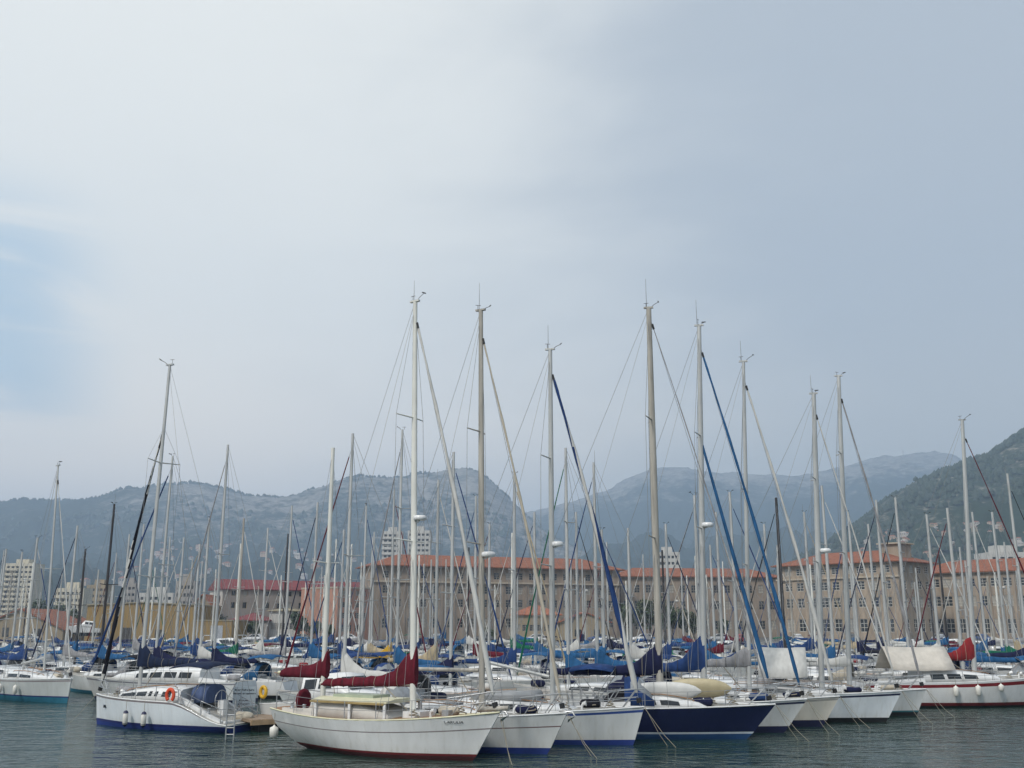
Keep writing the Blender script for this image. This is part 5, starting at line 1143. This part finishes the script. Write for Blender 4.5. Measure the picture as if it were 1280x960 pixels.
m = MB(); m.tube([(0, 0, -3), (0, 0, 34)], [1.6, .7], 6); m.build('lattice_tower', GREYR, p); m = MB(); m.box(-2.5, 2.5, -2.5, 2.5, 16, 19); m.build('antenna_platform', GREYR, p)

# ------------------------------------------------------------------ air, sky, sun
hz = bpy.data.materials.new('haze_air'); hz.use_nodes = True; nt = hz.node_tree; nt.nodes.clear(); o = nt.nodes.new('ShaderNodeOutputMaterial'); v = nt.nodes.new('ShaderNodeVolumePrincipled')
v.inputs['Color'].default_value = (.57, .73, .94, 1); v.inputs['Density'].default_value = .00030; v.inputs['Anisotropy'].default_value = .2; nt.links.new(v.outputs[0], o.inputs['Volume'])
m = MB(); m.box(-7200, 7200, -3200, 7700, -6, 800); ho = m.build('haze', hz); tag(ho, 'thin blue haze filling the air over harbour and hills', None, kind='stuff')

SUN_EL, SUN_AZ = D(44), D(-146)      # azimuth measured from +Y towards +X
w = bpy.data.worlds.new('World'); S.world = w; w.use_nodes = True; nt = w.node_tree; nt.nodes.clear()
out = nt.nodes.new('ShaderNodeOutputWorld'); bg = nt.nodes.new('ShaderNodeBackground'); bg.inputs['Strength'].default_value = .1; nt.links.new(bg.outputs[0], out.inputs[0])
sky = nt.nodes.new('ShaderNodeTexSky'); sky.sky_type = 'NISHITA'; sky.sun_disc = False; sky.sun_elevation = SUN_EL; sky.sun_rotation = SUN_AZ; sky.air_density = 1.2; sky.dust_density = 2.5
tc = nt.nodes.new('ShaderNodeTexCoord'); sep = nt.nodes.new('ShaderNodeSeparateXYZ'); nt.links.new(tc.outputs['Generated'], sep.inputs[0])
def mth(op, a, b_=0., c=None):
    n = nt.nodes.new('ShaderNodeMath'); n.operation = op
    for i, x in enumerate((a, b_) if c is None else (a, b_, c)):
        if isinstance(x, (int, float)): n.inputs[i].default_value = x
        else: nt.links.new(x, n.inputs[i])
    return n.outputs[0]
def rng(x, a, b_, lo=0., hi=1.):
    n = nt.nodes.new('ShaderNodeMapRange'); n.interpolation_type = 'SMOOTHERSTEP'
    for k_, v_ in (('From Min', a), ('From Max', b_), ('To Min', lo), ('To Max', hi)): n.inputs[k_].default_value = v_
    nt.links.new(x, n.inputs['Value']); return n.outputs[0]
def mix(f, a, b_):
    n = nt.nodes.new('ShaderNodeMix'); n.data_type = 'RGBA'
    if isinstance(f, (int, float)): n.inputs['Factor'].default_value = f
    else: nt.links.new(f, n.inputs['Factor'])
    for k_, x in (('A', a), ('B', b_)):
        if isinstance(x, tuple): n.inputs[k_].default_value = (*x, 1)
        else: nt.links.new(x, n.inputs[k_])
    return n.outputs['Result']
def nzw(s, vs, det=5, dist=.4, off=(0, 0, 0)):
    mp = nt.nodes.new('ShaderNodeMapping'); mp.inputs['Scale'].default_value = vs; mp.inputs['Location'].default_value = off; n = nt.nodes.new('ShaderNodeTexNoise'); n.inputs['Scale'].default_value = s; n.inputs['Detail'].default_value = det; n.inputs['Distortion'].default_value = dist; n.inputs['Roughness'].default_value = .5
    nt.links.new(tc.outputs['Generated'], mp.inputs['Vector']); nt.links.new(mp.outputs['Vector'], n.inputs['Vector']); return n.outputs['Fac']
X, Y_, Z_ = sep.outputs[0], sep.outputs[1], sep.outputs[2]
n1 = nzw(2.1, (1, 1, 2.2), 5, .6, (1.3, 0, .4)); n2 = nzw(3.2, (1, 1, 4.5), 6, .5, (4, 2, 1)); n3 = nzw(5.5, (1, 1, 2.6), 5, .3, (7, 1, 3))
# cloud deck: bright and warm to one side, slate blue to the other, as thick and thin cloud
bank = mth('ADD', mth('MULTIPLY', X, 1.15), mth('ADD', mth('MULTIPLY', mth('SUBTRACT', n1, .5), .75), mth('MULTIPLY', mth('SUBTRACT', n2, .5), .35)))
dark = rng(bank, -.42, .52)
cl = mix(dark, (7.2, 7.25, 6.9), (3.7, 4.1, 4.5))
low = rng(Z_, .02, .36, 1., 0.)
cl = mix(mth('MULTIPLY', low, .85), cl, mix(dark, mix(rng(X, -.05, -.42), (11.4, 9.8, 7.8), (13.5, 11.2, 8.4)), (6.2, 5.8, 4.9)))
# gaps of blue between the clouds
gap = mth('MULTIPLY', rng(n2, .34, .55), rng(X, -.33, -.46))
gap = mth('MULTIPLY', gap, mth('MULTIPLY', rng(Z_, .13, .22), rng(Z_, .42, .30)))
blue = mix(.55, sky.outputs[0], (5.2, 7.0, 8.1))
fin = mix(mth('MULTIPLY', gap, .85), cl, blue)
fin = mix(.06, fin, sky.outputs[0])
nt.links.new(fin, bg.inputs['Color'])
sl = bpy.data.lights.new('sun', 'SUN'); sl.energy = 2.0; sl.angle = D(10); sl.color = (1, .95, .88); so = bpy.data.objects.new('sun', sl); COL.objects.link(so)
dv = Vector((math.sin(SUN_AZ) * math.cos(SUN_EL), math.cos(SUN_AZ) * math.cos(SUN_EL), math.sin(SUN_EL))); so.rotation_euler = dv.to_track_quat('Z', 'Y').to_euler()
vs_ = S.view_settings; vs_.view_transform = 'Standard'; vs_.look = 'None'; vs_.gamma = 1; vs_.use_curve_mapping = False; vs_.exposure = .5
cy_ = S.cycles; cy_.use_denoising = True; cy_.max_bounces = 6; cy_.diffuse_bounces = 2; cy_.glossy_bounces = 3; cy_.transmission_bounces = 2; cy_.volume_bounces = 2; cy_.transparent_max_bounces = 4
